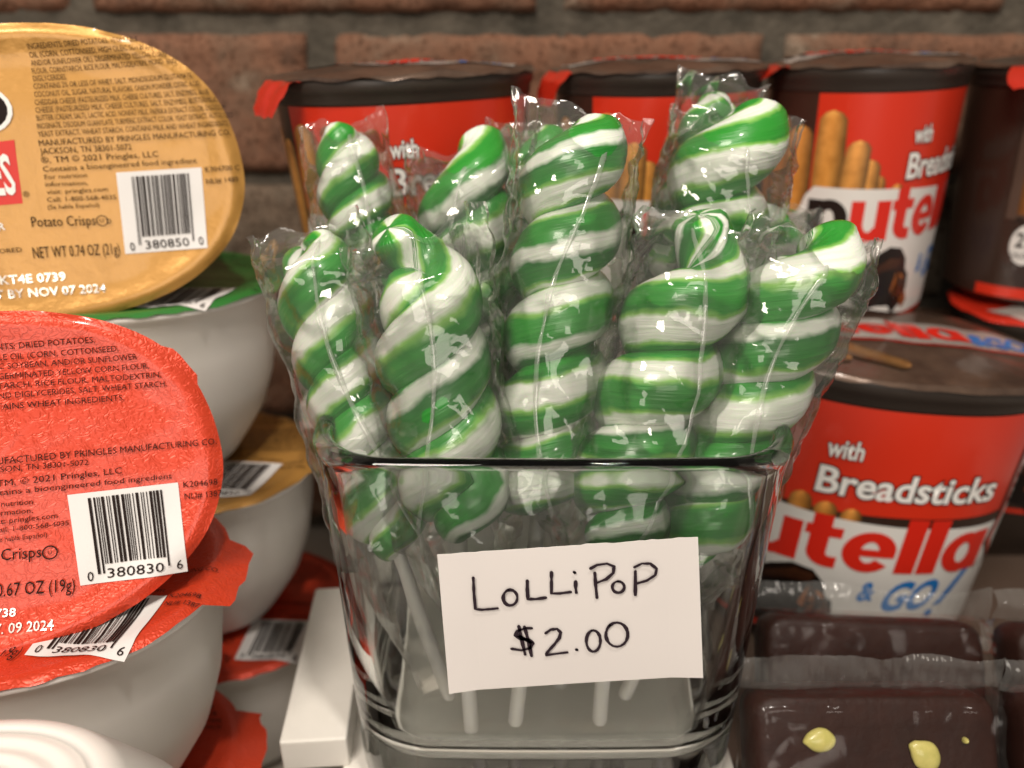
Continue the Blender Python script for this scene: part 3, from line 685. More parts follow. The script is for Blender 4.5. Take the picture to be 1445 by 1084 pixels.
def side_label(e, cup, base):
    S = cup.surf
    def L(bm, off, nm, m, cx=2.5): return lay(bm, S, off, nm, m, e, cx, 0)
    b = bmesh.new(); put_poly(b, rect(-86, 84, 2.6, 81.2)); L(b, .10, 'label_background', M['brown_print'])
    b = bmesh.new(); b.loops.layers.color.new('Col')
    b.free()
    b = bmesh.new(); put_poly(b, rect(base - 1, base + 40, 34, 78)); L(b, .15, 'picture_panel', M['panel_brown'])
    for du, v0, v1 in ((7, 36, 76), (16, 33, 70), (25, 33, 74)):
        b = bmesh.new(); b.loops.layers.color.new('Col'); capsule_print(b, base + du, 8.6, v0, v1, (.50, .31, .13)); L(b, .2, 'breadstick_picture', M['photo_print'], 0)
    b = bmesh.new(); put_poly(b, [(base + 2.5 + 12 * .5 * (1 + math.cos(t)) + (0), 24.5 + 8 * math.sin(t)) for t in [i * math.pi / 10 for i in range(20)]]); L(b, .3, 'calorie_badge', M['white_print'])
    b = bmesh.new(); put_text(b, "2", (base + 4.5, 23.5), (base + 7.6, 23.5), 5.6, .02, 4); put_text(b, "70", (base + 8.4, 23.5), (base + 14, 23.5), 5.6, .02, 4)
    put_text(b, "CALORIES", (base + 3.6, 19.2), (base + 13.2, 19.2), 2.2, .01); put_text(b, "PER 1 PACK", (base + 3, 33.2), (base + 14, 33.2), 2, .01); L(b, .38, 'badge_lettering', M['ink'])
    b = bmesh.new(); put_text(b, "NET WT", (base + 1, 14), (base + 14, 14), 2.6, .01); put_text(b, "1.8 OZ", (base + 1, 10.3), (base + 12, 10.3), 2.6, .01); L(b, .2, 'weight_lettering', M['rim_brown'])
    b = bmesh.new(); put_poly(b, rect(base - 8, 60, 2.7, 7)); L(b, .2, 'red_line', M['red_print'])

GC = 'chocolate spread and breadstick cups'
def make_cup(x, y, top, label, yaw, roll=0, cup=CUP, seed=1.0, tab=(200, 13, 9, .8), kind='front', lidm=None, pitch=0, side_base=-30, k=(1, 1, 1), du=0.0, dv=0.0):
    Mx = Matrix.Rotation(R(roll), 3, 'Y') @ Matrix.Rotation(R(pitch), 3, 'X') @ Matrix.Rotation(R(yaw), 3, 'Z')
    e = empty('snack_cup', (x, y, -top - CH * k[2]), Mx); e.scale = k; tag(e, label, 'snack cup', GC)
    cup_shell(e, cup); lo, z = cup_lid(e, cup, seed, lidm, tab)
    if kind == 'front': cup_label(e, cup, du, dv)
    else: side_label(e, cup, side_base)
    return e, lo, z
def lid_logo(lo, z, yaw, x, y, k, kx=1.0):
    c, s = math.cos(-yaw), math.sin(-yaw)
    def S(x, y, off): X, Y = c * x - s * y, s * x + c * y; return Vector((X, Y, z(X, Y) + off))
    b = bmesh.new(); x2 = logo(b, "n", x, y, k, kx); lay(b, S, .5, 'lid_lettering', M['ink'], lo, 3, 3)
    b = bmesh.new(); x3 = logo(b, "utella", x2, y, k, kx); lay(b, S, .5, 'lid_lettering', M['logo_red'], lo, 3, 3)
def lid_art(lo, z, parent_yaw, rows_, pieces):
    """flat print on the lid; coordinates in lid mm, x right / y back as seen from the camera"""
    c, s = math.cos(-parent_yaw), math.sin(-parent_yaw)
    def S(x, y, off): X, Y = c * x - s * y, s * x + c * y; return Vector((X, Y, z(X, Y) + off))
    for pts, m, off, nm in pieces:
        b = bmesh.new(); put_poly(b, pts); lay(b, S, off, nm, m, lo, 3, 3)
    for s_, p0_, p1_, h, m, bold, sh in rows_:
        b = bmesh.new(); put_text(b, s_, p0_, p1_, h, bold, 3, shear=sh); lay(b, S, .5, 'lid_lettering', m, lo, 3, 3)
SM = Cup(41.5, 33, bot=.93)
e, lo, z = make_cup(-34, 281, 9.5, 'red and brown breadstick snack cup at the upper left behind the lollipops', 36, -1.5, CUP, 1.3, (189, 14, 8.5, .8))
LR = lambda y: [("&GO!", (17, y), (31, y), 9, M['blue_print'], .04, .2)]
lid_logo(lo, z, R(36), -33, -4, .5)
lid_art(lo, z, R(36), LR(-4), [([(-38, 12), (-36, -9), (36, -9), (38, 12), (20, 20), (-20, 20)], M['foil_lid_white'], .25, 'lid_print')])
e, lo, z = make_cup(56, 305, 8.5, 'breadstick snack cup at the top centre behind the lollipops, mostly hidden', 48, -1, SM, 5.1, (158, 12, 8, 1.0))
lid_logo(lo, z, R(48), -33, -4, .5)
lid_art(lo, z, R(48), LR(-4), [([(-36, 12), (-34, -9), (34, -9), (36, 12), (20, 20), (-20, 20)], M['foil_lid_white'], .25, 'lid_print')])
e, lo, z = make_cup(139, 318, 7, 'upper right breadstick snack cup with its black and red logo half turned away', 46, -1.5, SM, 8.7, (150, 15, 9, .35), k=(1, 1, 1.1), du=-3.5, dv=4.0)
lid_logo(lo, z, R(46), -33, -4, .5)
lid_art(lo, z, R(46), LR(-4), [([(-36, 12), (-34, -9), (34, -9), (36, 12), (20, 20), (-20, 20)], M['foil_lid_white'], .25, 'lid_print')])
make_cup(226, 318, 7, 'dark side of a snack cup cut off by the right edge, calorie badge showing', 0, -1, CUP, 12.2, (222, 17, 11, .45), kind='side', side_base=-39.5)
e, lo, z = make_cup(129.5, 262, 99.5, 'large breadstick snack cup at the right, red band and full logo facing out', 0, 4.0, BIG, 17.7, None, k=(1.25, 1.2, 1.24))
WB = [([(-42, 9), (-42.5, -8), (42.5, -8), (42, 9), (20, 11), (-20, 11)], M['foil_lid_white'], .25, 'lid_print'), ([(-41.5, -9.8), (-20, -10.4), (42, -9.8), (42, -8.8), (-20, -9.2), (-42, -8.6)], M['tab_red'], .4, 'lid_print')]
lid_logo(lo, z, 0, -41, -5, .66)
lid_art(lo, z, 0, [("&GO!", (21, -6), (41, -6), 9, M['blue_print'], .04, .2)], WB)
# breadsticks pictured on the big lid
c4, s4 = 1, 0
def S4(x, y, off): X, Y = c4 * x - s4 * y, s4 * x + c4 * y; return Vector((X, Y, z(X, Y) + off))
for x0_, y0_, x1_, y1_ in ((-37, -10, -22, -17), (-34, -17, -20, -22), (-22, -14, -6, -26)):
    b = bmesh.new(); b.loops.layers.color.new('Col'); d_ = Vector((x1_ - x0_, y1_ - y0_)); capsule_print(b, 0, 7.5, 0, d_.length, (.42, .30, .16)); d_.normalize()
    for v in b.verts: v.co = (x0_ + d_.x * v.co.y + d_.y * v.co.x, y0_ + d_.y * v.co.y - d_.x * v.co.x, 0)
    lay(b, S4, .5, 'breadstick_picture', M['photo_print'], lo)
make_cup(141, 322, 106.5, 'snack cup hidden behind the large one, carrying the upper right cup', 20, 0, SM, 21.0, None, k=(.85, .85, .915))
e, lo, z = make_cup(236, 306, 99, 'snack cup low at the right edge, only its white lid with a black letter showing', 0, -2, CUP, 25.0, None, lidm=M['tab_red'])
lid_logo(lo, z, 0, -21, -27, .6)
lid_art(lo, z, 0, [], [([(-40, -8), (-34, -25), (-24, -31), (20, -31.5), (34, -25), (40, -8)], M['foil_lid_white'], .25, 'lid_print')])

# ================================================================ GLASS VASE
VX, VD0, VD1 = 9.3, 140.0, 229.0
VTOP, VBOT = -80.0, -187.4
def rrect(cx, cy, hx, hy, r, z, nc=14, ns=8, bulge=0.0):
    pts = []
    cs = ((1, -1, -90), (1, 1, 0), (-1, 1, 90), (-1, -1, 180))
    for k, (sx, sy, a0) in enumerate(cs):
        for i in range(nc + 1):
            a = R(a0 + 90 * i / nc); pts.append(Vector((cx + sx * (hx - r) + r * math.cos(a), cy + sy * (hy - r) + r * math.sin(a), z)))
        nx_, ny_, na = cs[(k + 1) % 4]
        p1 = pts[-1]; a = R(na); p2 = Vector((cx + nx_ * (hx - r) + r * math.cos(a), cy + ny_ * (hy - r) + r * math.sin(a), z))
        nrm = Vector((math.cos(R(a0 + 90)), math.sin(R(a0 + 90)), 0))
        for i in range(1, ns): pts.append(p1.lerp(p2, i / ns) + nrm * bulge * math.sin(math.pi * i / ns))
    return pts
vc = (VX, (VD0 + VD1) / 2); HY = (VD1 - VD0) / 2
ve = empty('glass_vase', (vc[0], vc[1], VBOT)); tag(ve, 'clear thick square glass vase full of wrapped lollipops, price card on its front', 'vase')
H = VTOP - VBOT
def hs(z, inner=0): k = z / H; return 51.6 + 2.6 * k - inner, HY - 2.0 + 2.0 * k - inner
outer = [(0, 5.5), (.4, 3.0), (1.6, 1.0), (4, 0), (12, 0), (30, 0), (55, 0), (80, 0), (98, -.2), (103, -.7), (105.4, -.8), (106.9, -.1), (107.4, 1.2)]
inner_ = [(107.0, 2.5), (105.8, 3.2), (101, 3.3), (85, 3.3), (55, 3.6), (26, 4.4), (18, 5.8), (14, 8.2), (11.2, 11.5), (10.0, 16.0), (9.6, 24)]
bm = bmesh.new(); rings = []
for z_, i_ in outer:
    hx, hy = hs(z_, i_); rings.append(rrect(0, 0, hx, hy, max(4, 19 - max(0, i_)), z_, bulge=.5))
for z_, i_ in inner_:
    hx, hy = hs(z_, i_); rings.append(rrect(0, 0, hx, hy, max(5, 18 - i_ * .5), z_, bulge=.4))
loft(bm, rings, cap0=True, cap1=True)
bmesh.ops.recalc_face_normals(bm, faces=bm.faces[:])
finish(bm, 'vase_body', M['glass'], ve)
ve.children[0].name = 'vase_body'

# --- price card on the front glass
CD = 138.2
q = [atD(617, 783, CD), atD(985, 758, CD), atD(991, 953, CD), atD(634, 976, CD)]
cc = sum(q, Vector()) / 4
card = empty('price_card', (cc.x, CD, cc.z)); tag(card, 'white handwritten price card stuck to the front of the glass vase', 'price card')
bm = bmesh.new(); nx, nz = 40, 16; fr, bkk = [], []
for i in range(nx + 1):
    cf, cb = [], []
    for j in range(nz + 1):
        s, t = i / nx, j / nz
        p = (q[0].lerp(q[1], s)).lerp(q[3].lerp(q[2], s), t) - Vector((cc.x, CD, cc.z))
        if j == 0: p.z += .28 * noise.noise(Vector((i * .8, 0, 3))) + .25 * noise.noise(Vector((i * .23, 0, 1)))
        y = -.25 * math.sin(math.pi * s) * math.sin(math.pi * t) - (.9 * max(0, s - .88) * 8 * t) - .8 * max(0, .12 - s) * 8 * t + .10 * noise.noise(Vector((s * 3, t * 2, 0)))
        cf.append(bm.verts.new((p.x, y, p.z))); cb.append(bm.verts.new((p.x, y + .14, p.z)))
    fr.append(cf); bkk.append(cb)
for i in range(nx):
    for j in range(nz):
        bm.faces.new((fr[i][j], fr[i][j + 1], fr[i + 1][j + 1], fr[i + 1][j])); bm.faces.new((bkk[i][j], bkk[i + 1][j], bkk[i + 1][j + 1], bkk[i][j + 1]))
for i in range(nx):
    for j in (0, nz): bm.faces.new((fr[i][j], fr[i + 1][j], bkk[i + 1][j], bkk[i][j]) if j == 0 else (fr[i][j], bkk[i][j], bkk[i + 1][j], fr[i + 1][j]))
for j in range(nz):
    for i in (0, nx): bm.faces.new((fr[i][j], bkk[i][j], bkk[i][j + 1], fr[i][j + 1]) if i == 0 else (fr[i][j], fr[i][j + 1], bkk[i][j + 1], bkk[i][j]))
finish(bm, 'card_paper', M['paper'], card, smooth=False)
def arc(cx, cy, rx, ry, a0, a1, n=18): return [(cx + rx * math.cos(R(a0 + (a1 - a0) * i / n)), cy - ry * math.sin(R(a0 + (a1 - a0) * i / n))) for i in range(n + 1)]
strokes = [
 [(668, 813), (669, 835), (671, 857), (680, 858), (693, 857), (702, 856)],
 arc(720, 841, 10, 11, 100, 470),
 [(744, 817), (744, 830), (745, 843), (756, 843), (770, 841)],
 [(778, 805), (778, 820), (778, 835), (790, 835), (805, 833)],
 [(812, 818), (812, 827), (813, 834)], [(810, 805), (811, 806)],
 [(839, 806), (840, 822), (842, 841)], [(833, 800), (842, 795), (856, 793), (866, 797), (865, 806), (855, 815), (842, 820), (840, 820)],
 arc(872, 826, 8.5, 8, 90, 455),
 [(896, 804), (896, 820), (896, 837)], [(895, 798), (905, 793), (917, 793), (926, 800), (924, 809), (912, 817), (898, 821)],
 [(750, 884), (741, 884), (730, 888), (727, 894), (734, 899), (747, 900), (752, 905), (748, 912), (736, 915), (722, 913)],
 [(732, 881), (736, 900), (741, 921)], [(740, 882), (745, 900), (750, 923)], [(729, 893), (752, 906)],
 [(770, 891), (777, 886), (786, 885), (791, 890), (789, 898), (781, 908), (772, 918), (770, 922), (784, 920), (800, 918)],
 [(813, 914), (814, 914.6)],
 arc(837, 902, 10, 15, 100, 470), arc(870, 893, 15.5, 17, 130, 490)]
bm = bmesh.new()
for s_ in strokes:
    P = [atD(x, y, CD) - Vector((cc.x, CD, cc.z)) for x, y in s_]
    pts = []
    for i in range(len(P) - 1):
        for k in range(3): pts.append(P[i].lerp(P[i + 1], k / 3))
    pts.append(P[-1]); last = None
    for i, p in enumerate(pts):
        wd = .37 * (1 + .5 * noise.noise(Vector((p.x, p.z, 1)) * .7)); t = (pts[min(i + 1, len(pts) - 1)] - pts[max(i - 1, 0)]).normalized()
        n_ = Vector((-t.z, 0, t.x)) * wd
        s, tt = .5, .5
        yy = -.62 if p.x < 16 else -.62 - .02 * (p.x - 16)
        a, b_ = bm.verts.new((p.x + n_.x, yy, p.z + n_.z)), bm.verts.new((p.x - n_.x, yy, p.z - n_.z))
        if last: bm.faces.new((last[0], last[1], b_, a))
        last = (a, b_)
    for p in (pts[0], pts[-1]):
        bm.faces.new([bm.verts.new((p.x + .36 * math.cos(k * math.pi / 4), -.63, p.z + .36 * math.sin(k * math.pi / 4))) for k in range(8)])
finish(bm, 'handwriting', M['marker'], card)

# ================================================================ LOLLIPOPS
def candy_bm(length, Rh, rt, turns, phase, hook, drift, strands=2):
    """two thick ropes of pulled candy twisted round each other, z up from 0"""
    bm = bmesh.new(); lay_ = None; n = 26
    for st in range(strands):
        T = int(turns * 40); cen = []; tn = turns + ((.12 if st == 0 else -.16) if hook else (.05 if st == 0 else -.05))
        if hook: phase = R(hook[0]) - (turns + .12) * 2 * math.pi
        for i in range(T + 1):
            s = i / T; a = phase + st * math.pi + s * tn * 2 * math.pi
            zz = s * length * tn / turns
            kR = 1.0; rr = rt; end = (1 - s) * tn; beg = s * tn
            if beg < .30: kR *= .25 + .75 * (beg / .30) ** .8; rr *= .50 + .50 * beg / .30
            if hook and st == 0:
                if end < .55: q = 1 - end / .55; kR *= 1 - hook[3] * q; rr *= 1 - hook[2] * q; zz += hook[1] * q ** 1.3
            elif end < .34: q = 1 - end / .34; kR *= 1 - .62 * q; rr *= 1 - .16 * q
            rr *= (1 + .07 * noise.noise(Vector((s * turns * 2.3, phase, 2 + st)))) * (1 + .06 * noise.noise(Vector((s * turns * 6.1, phase, 8 + st))))
            zz += .8 * noise.noise(Vector((s * turns * 2, phase, 5 + st)))
            c = Vector((Rh * kR * math.cos(a), Rh * kR * math.sin(a), zz)); cen.append((c, a, rr, s))
        rings = []; m = len(cen); sv = []
        def ringat(c, a, rr, tan, s):
            rad = Vector((math.cos(a), math.sin(a), 0)); rad = (rad - tan * rad.dot(tan)).normalized(); B = tan.cross(rad)
            out = []
            for j in range(n):
                t = 2 * math.pi * j / n; k = 1 + .06 * noise.noise(Vector((math.cos(t) * 1.5, math.sin(t) * 1.5, s * turns * 4 + phase + st * 9)))
                ct, sn = math.cos(t), math.sin(t)
                out.append(c + rad * (rr * 1.0 * k * ct) + B * (rr * 1.04 * k * sn))
            return out
        for i in range(m):
            c, a, rr, s = cen[i]; tan = (cen[min(i + 1, m - 1)][0] - cen[max(i - 1, 0)][0]).normalized()
            if i == 0:
                for d, k in ((-.62, .25), (-.45, .62), (-.2, .88)): rings.append(ringat(c + tan * rr * d, a, rr * k, tan, s)); sv.append(s)
            rings.append(ringat(c, a, rr, tan, s)); sv.append(s)
            if i == m - 1:
                for d, k in ((.16, .93), (.30, .80), (.36, .45), (.37, .1)) if hook and st == 0 else ((.25, .90), (.45, .70), (.6, .40), (.64, .15)): rings.append(ringat(c + tan * rr * d, a, rr * k, tan, s)); sv.append(s)
        svl = list(sv); so = st * .37
        vs = [[bm.verts.new(p) for p in r] for r in rings]
        if lay_ is None: lay_ = bm.loops.layers.uv.new('UVMap')
        for i in range(len(vs) - 1):
            for j in range(n):
                k = (j + 1) % n; f = bm.faces.new((vs[i][j], vs[i][k], vs[i + 1][k], vs[i + 1][j]))
                for l, (a, b) in zip(f.loops, ((i, j), (i, j + 1), (i + 1, j + 1), (i + 1, j))): l[lay_].uv = (((b / n + .5) if b / n < .5 else (b / n - .5 if b < n else .5)) * (1.45 if strands == 1 else 1) + so + drift * svl[a] * turns * 2, svl[a] * turns * 2 + st * 7)
        bm.faces.new(list(reversed(vs[0]))); bm.faces.new(vs[-1])
    return bm
def wrap_bm(length, rad, seed, topw, toph, skew, tail, dep=.92, tailw=2.2):
    """tight cellophane bag: flat sealed top with pointed corners, crinkled sides, gathered tail on the stick"""
    bm = bmesh.new(); n = 64; rings = []; zs = []
    z = -tail
    while z < length + toph: zs.append(z); z += 1.15
    zs.append(length + toph)
    for z in zs:
        if z < -2: k = (z + tail) / (tail - 2); k = k * k * (3 - 2 * k); a = tailw + (rad * .86 - tailw) * k; d = 2.3 + (rad * .8 - 2.3) * k; fl = 0
        elif z < length - 4: a = rad * (1.02 + .03 * math.sin(z * .2 + seed)); d = rad * dep; fl = 0
        else:
            k = (z - (length - 4)) / (toph + 4); k2 = k * k * (3 - 2 * k)
            a = rad * 1.02 + (topw - rad * 1.02) * k2; d = rad * dep * (1 - k2) + .25; fl = k
        ring = []
        for j in range(n):
            t = 2 * math.pi * j / n; ct, st = math.cos(t), math.sin(t)
            x = a * math.copysign(abs(ct) ** .85, ct); y = d * math.copysign(abs(st) ** (1.0), st)
            p = Vector((x, y, z)) * .16 + Vector((seed, seed * 2, 0))
            # facet creases: long vertical folds and diagonal ones
            fold = abs(noise.noise(Vector((t * 1.9 + .05 * z, z * .035, seed)))) * 2 - .5
            diag = abs(noise.noise(Vector((x * .13 + z * .11, z * .09 - x * .09, seed + y * .05)))) * 2 - .5
            amp = 1.0 + .8 * fl if z > -2 else .45
            fac = abs(noise.noise(Vector((x * .07, z * .06, seed + 11 + y * .04)))) * 2 - .4
            hi = max(0, min(1, (z - length + 20) / 10)); fin = abs(noise.noise(Vector((x * .30, z * .26, seed + 21 + y * .1)))) * 2 - .4
            rr = 1 + amp * (fold * .085 + diag * .055 + fac * .07) + .030 * (.35 + hi) * fin
            yy = y * rr + (1.3 * fl * noise.noise(Vector((x * .22, z * .12, seed))) * 2.2)
            zz = z
            if fl > 0: zz += fl * (1.6 * (abs(x) / topw) ** 2 + skew * x * .35 + 4.2 * noise.noise(Vector((x * .13, 0, seed + 3))) + .6 * noise.noise(Vector((x * .4, 0, seed + 6))))
            ring.append(Vector((x * rr, yy, zz)))
        rings.append(ring)
    loft(bm, rings)
    return bm, rings
def streak_seam_bm(rings, seed):
    """the folded back seam of the bag, a narrow standing pleat wandering along it"""
    bm = bmesh.new(); n = len(rings[0]); last = None; m = len(rings)
    for i in range(14, m - 3, 2):
        q = n * (.75 + .10 * math.sin(seed) + .07 * math.sin(i * .045 + seed * 3)); j = int(q) % n; fr_ = q - int(q)
        p = rings[i][j].lerp(rings[i][(j + 1) % n], fr_); ctr = Vector((0, 0, p.z)); o_ = (p - ctr).normalized(); t_ = Vector((-o_.y, o_.x, 0))
        w_ = .55 + .35 * noise.noise(Vector((i * .15, seed, 0)))
        a = bm.verts.new(p + o_ * .25 + t_ * -w_); c_ = bm.verts.new(p + o_ * (.25 + w_ * .8)); b_ = bm.verts.new(p + o_ * .25 + t_ * w_)
        if last:
            bm.faces.new((last[0], last[1], c_, a)); bm.faces.new((last[1], last[2], b_, c_))
        last = (a, c_, b_)
    return bm
GLo = 'green and white twisted lollipops in the glass vase'
def lolly(top, bot, foot, wid, turns, phase, sphase, label, hook=False, seed=1.0, topw=None, toph=13, skew=0.0, tail=22, tailw=2.2, drift=.07, fat=1.0, strands=2):
    """top, bot: (px,py,D) of the candy's ends; foot: (px,py,D) of the stick's end"""
    T_, B_, Fo = atD(*top), atD(*bot), atD(*foot)
    ax = (T_ - B_); Ln = ax.length; ax.normalize()
    xx = Vector((1, 0, 0)) - ax * ax.x; xx.normalize(); yy = ax.cross(xx)
    Mx = Matrix((xx, yy, ax)).transposed()
    e = empty('lollipop', Fo, Mx); tag(e, label, 'lollipop', GLo)
    off = Mx.inverted() @ (B_ - Fo)
    rad = wid / 2; rt = rad * (.545 if strands == 2 else .63) * fat; Rh = rad - rt
    b = candy_bm(Ln, Rh, rt, Ln / (wid * 1.06) if strands == 2 else Ln / (wid * .66), phase, hook, drift, strands)
    for v in b.verts: v.co += off
    o = finish(b, 'candy', M['candy'], e); o['stripe_phase'] = float(sphase)
    b = bmesh.new(); d = off + Vector((0, 0, 8)); L_ = d.length; dd = d.normalized(); s1 = dd.orthogonal().normalized(); s2 = dd.cross(s1); rings = []
    for k, rr in ((0, 1.0), (.3, 1.75), (.9, 2.0), (L_ * .4, 2.05), (L_ * .8, 2.0), (L_, 2.0)): rings.append([dd * k + s1 * rr * math.cos(t * math.pi / 10) + s2 * rr * math.sin(t * math.pi / 10) for t in range(20)])
    loft(b, rings, cap0=True, cap1=True); finish(b, 'stick', M['stick'], e)
    b, wr = wrap_bm(Ln, rad + 2.0, seed, (topw or rad * 1.25) * .93, toph, skew, tail, tailw=tailw)
    sb = streak_seam_bm(wr, seed)
    for bb in (b, sb):
        for v in bb.verts:
            k = max(0, min(1, -v.co.z / max(1, tail)))
            v.co += off * 1.0 - (dd * tail - Vector((0, 0, tail))) * k if k > 0 else off
    wo = finish(b, 'wrapper', M['film'], e, smooth=True)
    finish(sb, 'seam', M['film_seam'], wo)
    return e
pi = math.pi
lolly((440, 358, 184), (556, 765, 160), (636, 985, 164), 23.5, 5.6, .6, .08, 'leftmost front lollipop, leaning out over the left rim', seed=2.3, topw=15, toph=6, skew=-.1, tail=52, tailw=7)
lolly((590, 372, 172), (652, 738, 158), (666, 1030, 153), 27.5, 5.0, 1.2, .58, 'wide lollipop second from the left in the front, curled end up', hook=(150, 4.0, .18, .10), seed=5.7, topw=17, toph=7, skew=.3, tail=34, tailw=4)
lolly((812, 222, 192), (762, 700, 166), (727, 1020, 155), 27, 5, 2.6, .30, 'tall front lollipop in the middle, crinkled glare on its top', strands=1, hook=(30, 1.5, .10, .1), seed=9.1, topw=19, toph=11, skew=-.3, tail=30)
lolly((985, 385, 176), (852, 752, 158), (845, 1018, 155), 28.5, 5.0, 0.2, .92, 'front lollipop right of the middle with an open hooked end', strands=1, hook=(122, 9.0, .26, .05), seed=12.4, topw=17, toph=12, skew=.1, tail=26)
lolly((1138, 365, 178), (965, 770, 161), (880, 985, 166), 28, 5, 2.4, .50, 'rightmost lollipop, leaning out over the right rim', hook=(40, 2.0, .10, .1), seed=15.2, topw=18, toph=7, skew=.25, tail=26)
lolly((487, 200, 222), (540, 480, 205), (700, 965, 195), 20.5, 4.6, .9, .10, 'small-headed back lollipop at the left with a bright glint', seed=18.6, topw=13, toph=6)
lolly((655, 240, 222), (690, 560, 205), (735, 960, 200), 29, 4.8, 2.2, .72, 'thick back lollipop between the two left front ones', hook=(25, 2, .1, .1), seed=21.9, topw=18, toph=7, skew=.3)
lolly((768, 205, 226), (770, 600, 208), (790, 990, 180), 23, 5.6, 3.2, .12, 'back lollipop hidden behind the tall middle one', seed=24.1, topw=17, toph=6)
lolly((1030, 208, 212), (945, 560, 200), (822, 968, 190), 30, 5.2, 1.9, .95, 'highest back lollipop at the right with a broad pale stripe', strands=1, hook=(15, 2.5, .05, 0), seed=27.5, topw=20, toph=9, skew=.2)
lolly((1085, 318, 214), (1000, 640, 205), (900, 960, 196), 25, 4.6, .4, .40, 'dark green back lollipop between the two right front ones', seed=30.8, topw=17, toph=6)
lolly((1012, 150, 230), (930, 470, 218), (840, 950, 207), 20, 5.0, 1.0, .62, 'rearmost lollipop peeping out above the highest one', seed=33.3, topw=14, toph=8)

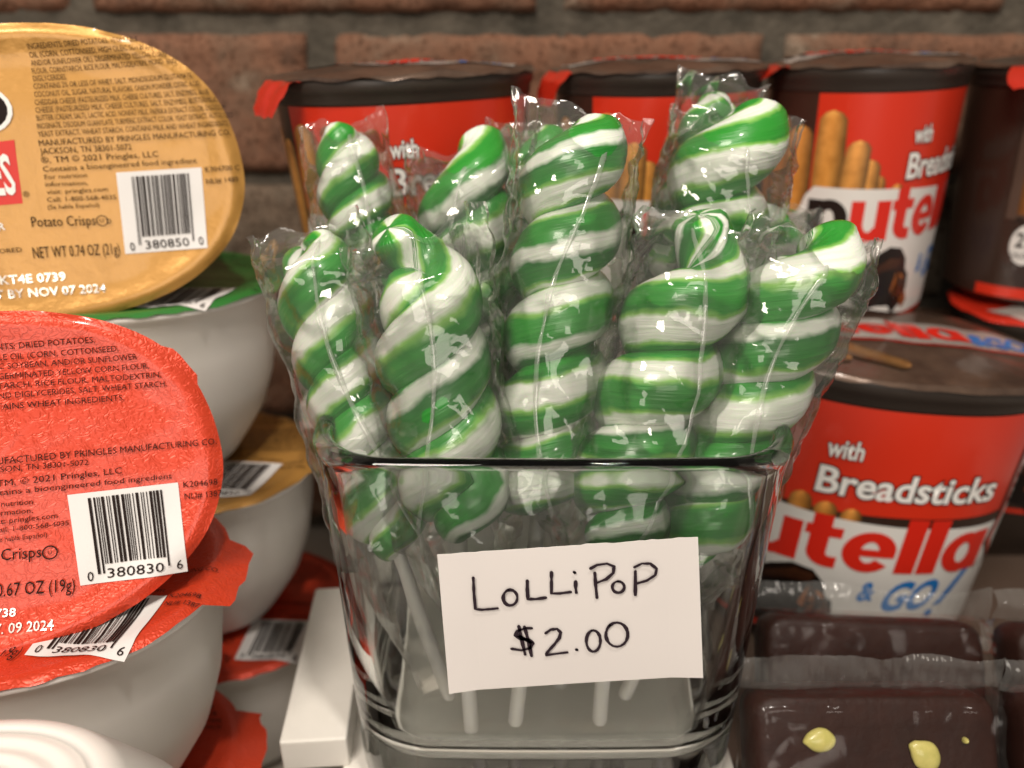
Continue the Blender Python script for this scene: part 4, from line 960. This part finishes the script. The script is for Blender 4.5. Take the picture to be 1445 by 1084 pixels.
# ================================================================ WRAPPED CHOCOLATE SQUARES (lower right)
GB = 'film-wrapped dark chocolate squares'
def pillow(hx, hz, th, r, z):  # rounded rectangle ring in x/z at depth y
    return [Vector((p.x, z, p.y)) for p in rrect(0, 0, hx, hz, r, 0, 5, 6)]
def brownie(x, D, htop, wid, hgt, lean, label, nuts, seed, yaw=0, roll=0):
    base = Vector((x, D, -htop))   # the top front edge of the slab
    Mx = Matrix.Rotation(R(yaw), 3, 'Z') @ Matrix.Rotation(R(-lean), 3, 'X') @ Matrix.Rotation(R(roll), 3, 'Y')
    org = base + Mx @ Vector((0, 0, -hgt))
    e = empty('chocolate_square', org, Mx); tag(e, label, 'chocolate', GB)
    bm = bmesh.new(); hx, hz, th = wid / 2, hgt / 2, 15
    rings = [pillow(hx - i, hz - i, 0, 6, y) for y, i in ((.6, 8), (0.2, 3.0), (.9, 1.2), (2.2, .2), (8, 0), (13, .3), (14.6, 1.4), (15, 3.5))]
    for r_ in rings:
        for p in r_: p.z += hz; p.y += .5 * noise.noise(Vector((p.x, seed, p.z)) * .09)
    loft(bm, rings, cap0=True, cap1=True); bmesh.ops.recalc_face_normals(bm, faces=bm.faces[:])
    finish(bm, 'chocolate_slab', M['choc'], e)
    for (nx_, nz_, sx, sz, rot) in nuts:
        bm = bmesh.new(); bmesh.ops.create_icosphere(bm, subdivisions=3, radius=1)
        for v in bm.verts:
            p = v.co.copy(); bump_ = 1 + .10 * noise.noise(p * 1.8 + Vector((seed, nx_, 0)))
            tip = 1 - .45 * max(0, -p.x) ** 1.3
            X, Z_ = p.x * sx * bump_, p.z * sz * tip * bump_; c_, s_ = math.cos(rot), math.sin(rot)
            v.co = Vector((nx_ + c_ * X - s_ * Z_, .1 + p.y * 1.5, nz_ + s_ * X + c_ * Z_))
        finish(bm, 'nut', M['nut'], e)
    # film: front sheet puffed over the slab, wrapped round the edges
    bm = bmesh.new(); fx, fz = hx + 2.2, hz + 1.5; nX, nZ = 56, 52
    def sheet(side):
        g = []
        for i in range(nX + 1):
            col = []
            for j in range(nZ + 1):
                s, t = i / nX * 2 - 1, j / nZ * 2 - 1
                p = Vector((s * fx, 0, t * fz)); ed = min(1 - abs(s), 1 - abs(t)); rise = min(1, ed / .10) ** .5
                y0 = 7.5 - side * ((11.0 if side > 0 else 9) * rise)
                cr = abs(noise.noise(Vector((p.x * .07 + p.z * .05, seed, p.z * .08 - p.x * .03)))) * 2.4 - .6
                rad = abs(noise.noise(Vector((s * 5, seed + 4, t * 5)))) * max(0, 1 - ed * 3.2)
                y = y0 - side * (.28 * cr * rise + 3.0 * rad * rise * min(1, max(0, (abs(s) + abs(t) * .6) - .55) * 3)) if side > 0 else y0 + .5 * cr
                col.append(bm.verts.new((p.x + .6 * noise.noise(Vector((0, seed, t * 6))), y, hz + p.z)))
            g.append(col)
        for i in range(nX):
            for j in range(nZ): bm.faces.new((g[i][j], g[i + 1][j], g[i + 1][j + 1], g[i][j + 1]))
    sheet(1); sheet(-1)
    fo = finish(bm, 'wrapper', M['film_dark'], e)
    for sgn in (1, -1):
        bm = bmesh.new(); g = []; nX = 150; hh = 9.0
        for i in range(nX + 1):
            col = []; s = i / nX * 2 - 1; x_ = s * (fx + 1.5)
            for j in range(7):
                t = j / 6; z_ = (hgt + .5 if sgn > 0 else -.5) + sgn * (t * hh)
                y = 5.0 - 3.4 * math.sin(t * 2.0) * (1 if sgn > 0 else .3) + (.22 + .25 * noise.noise(Vector((x_ * .11, seed, 31)))) * math.sin(x_ * 2.3 + 5 * noise.noise(Vector((x_ * .07, seed, 3))) + t * 3.0) * min(1, t * 4) * (.45 + abs(noise.noise(Vector((x_ * .08, 9, seed)))) * 2.2) + 4.5 * noise.noise(Vector((x_ * .07, seed, t * 1.4))) * t + 1.6 * abs(noise.noise(Vector((x_ * .2 + t * 1.5, seed, 5))))
                z_ += 3.6 * noise.noise(Vector((x_ * .05, seed + 1, 0))) * t + (1 - t) * 2.6 * noise.noise(Vector((x_ * .07, seed + 7, 0)))
                col.append(bm.verts.new((x_, y, z_)))
            g.append(col)
        for i in range(nX):
            for j in range(6): bm.faces.new((g[i][j], g[i + 1][j], g[i + 1][j + 1], g[i][j + 1]))
        finish(bm, 'crimped_seal', M['film_seal'], fo)
    return e
brownie(93, 147, 152.5, 63, 60, 30, 'front film-wrapped chocolate square with two yellow nuts on top', [(-15, 49, 4.2, 3.0, .1), (11.5, 45.5, 4.4, 3.6, -.7), (22, 49, .8, .6, .9)], 3.1, yaw=0, roll=0)
brownie(110, 184, 160, 66, 54, 34, 'second film-wrapped chocolate square, standing right behind the front one', [], 7.4, yaw=-2, roll=1)
brownie(180, 180, 158, 62, 54, 34, 'film-wrapped chocolate square cut off by the right edge below the large snack cup', [], 11.2, yaw=3)
brownie(161, 144, 152, 62, 58, 30, 'film-wrapped chocolate square at the lower right corner beside the nutty one', [], 14.9, yaw=-3)
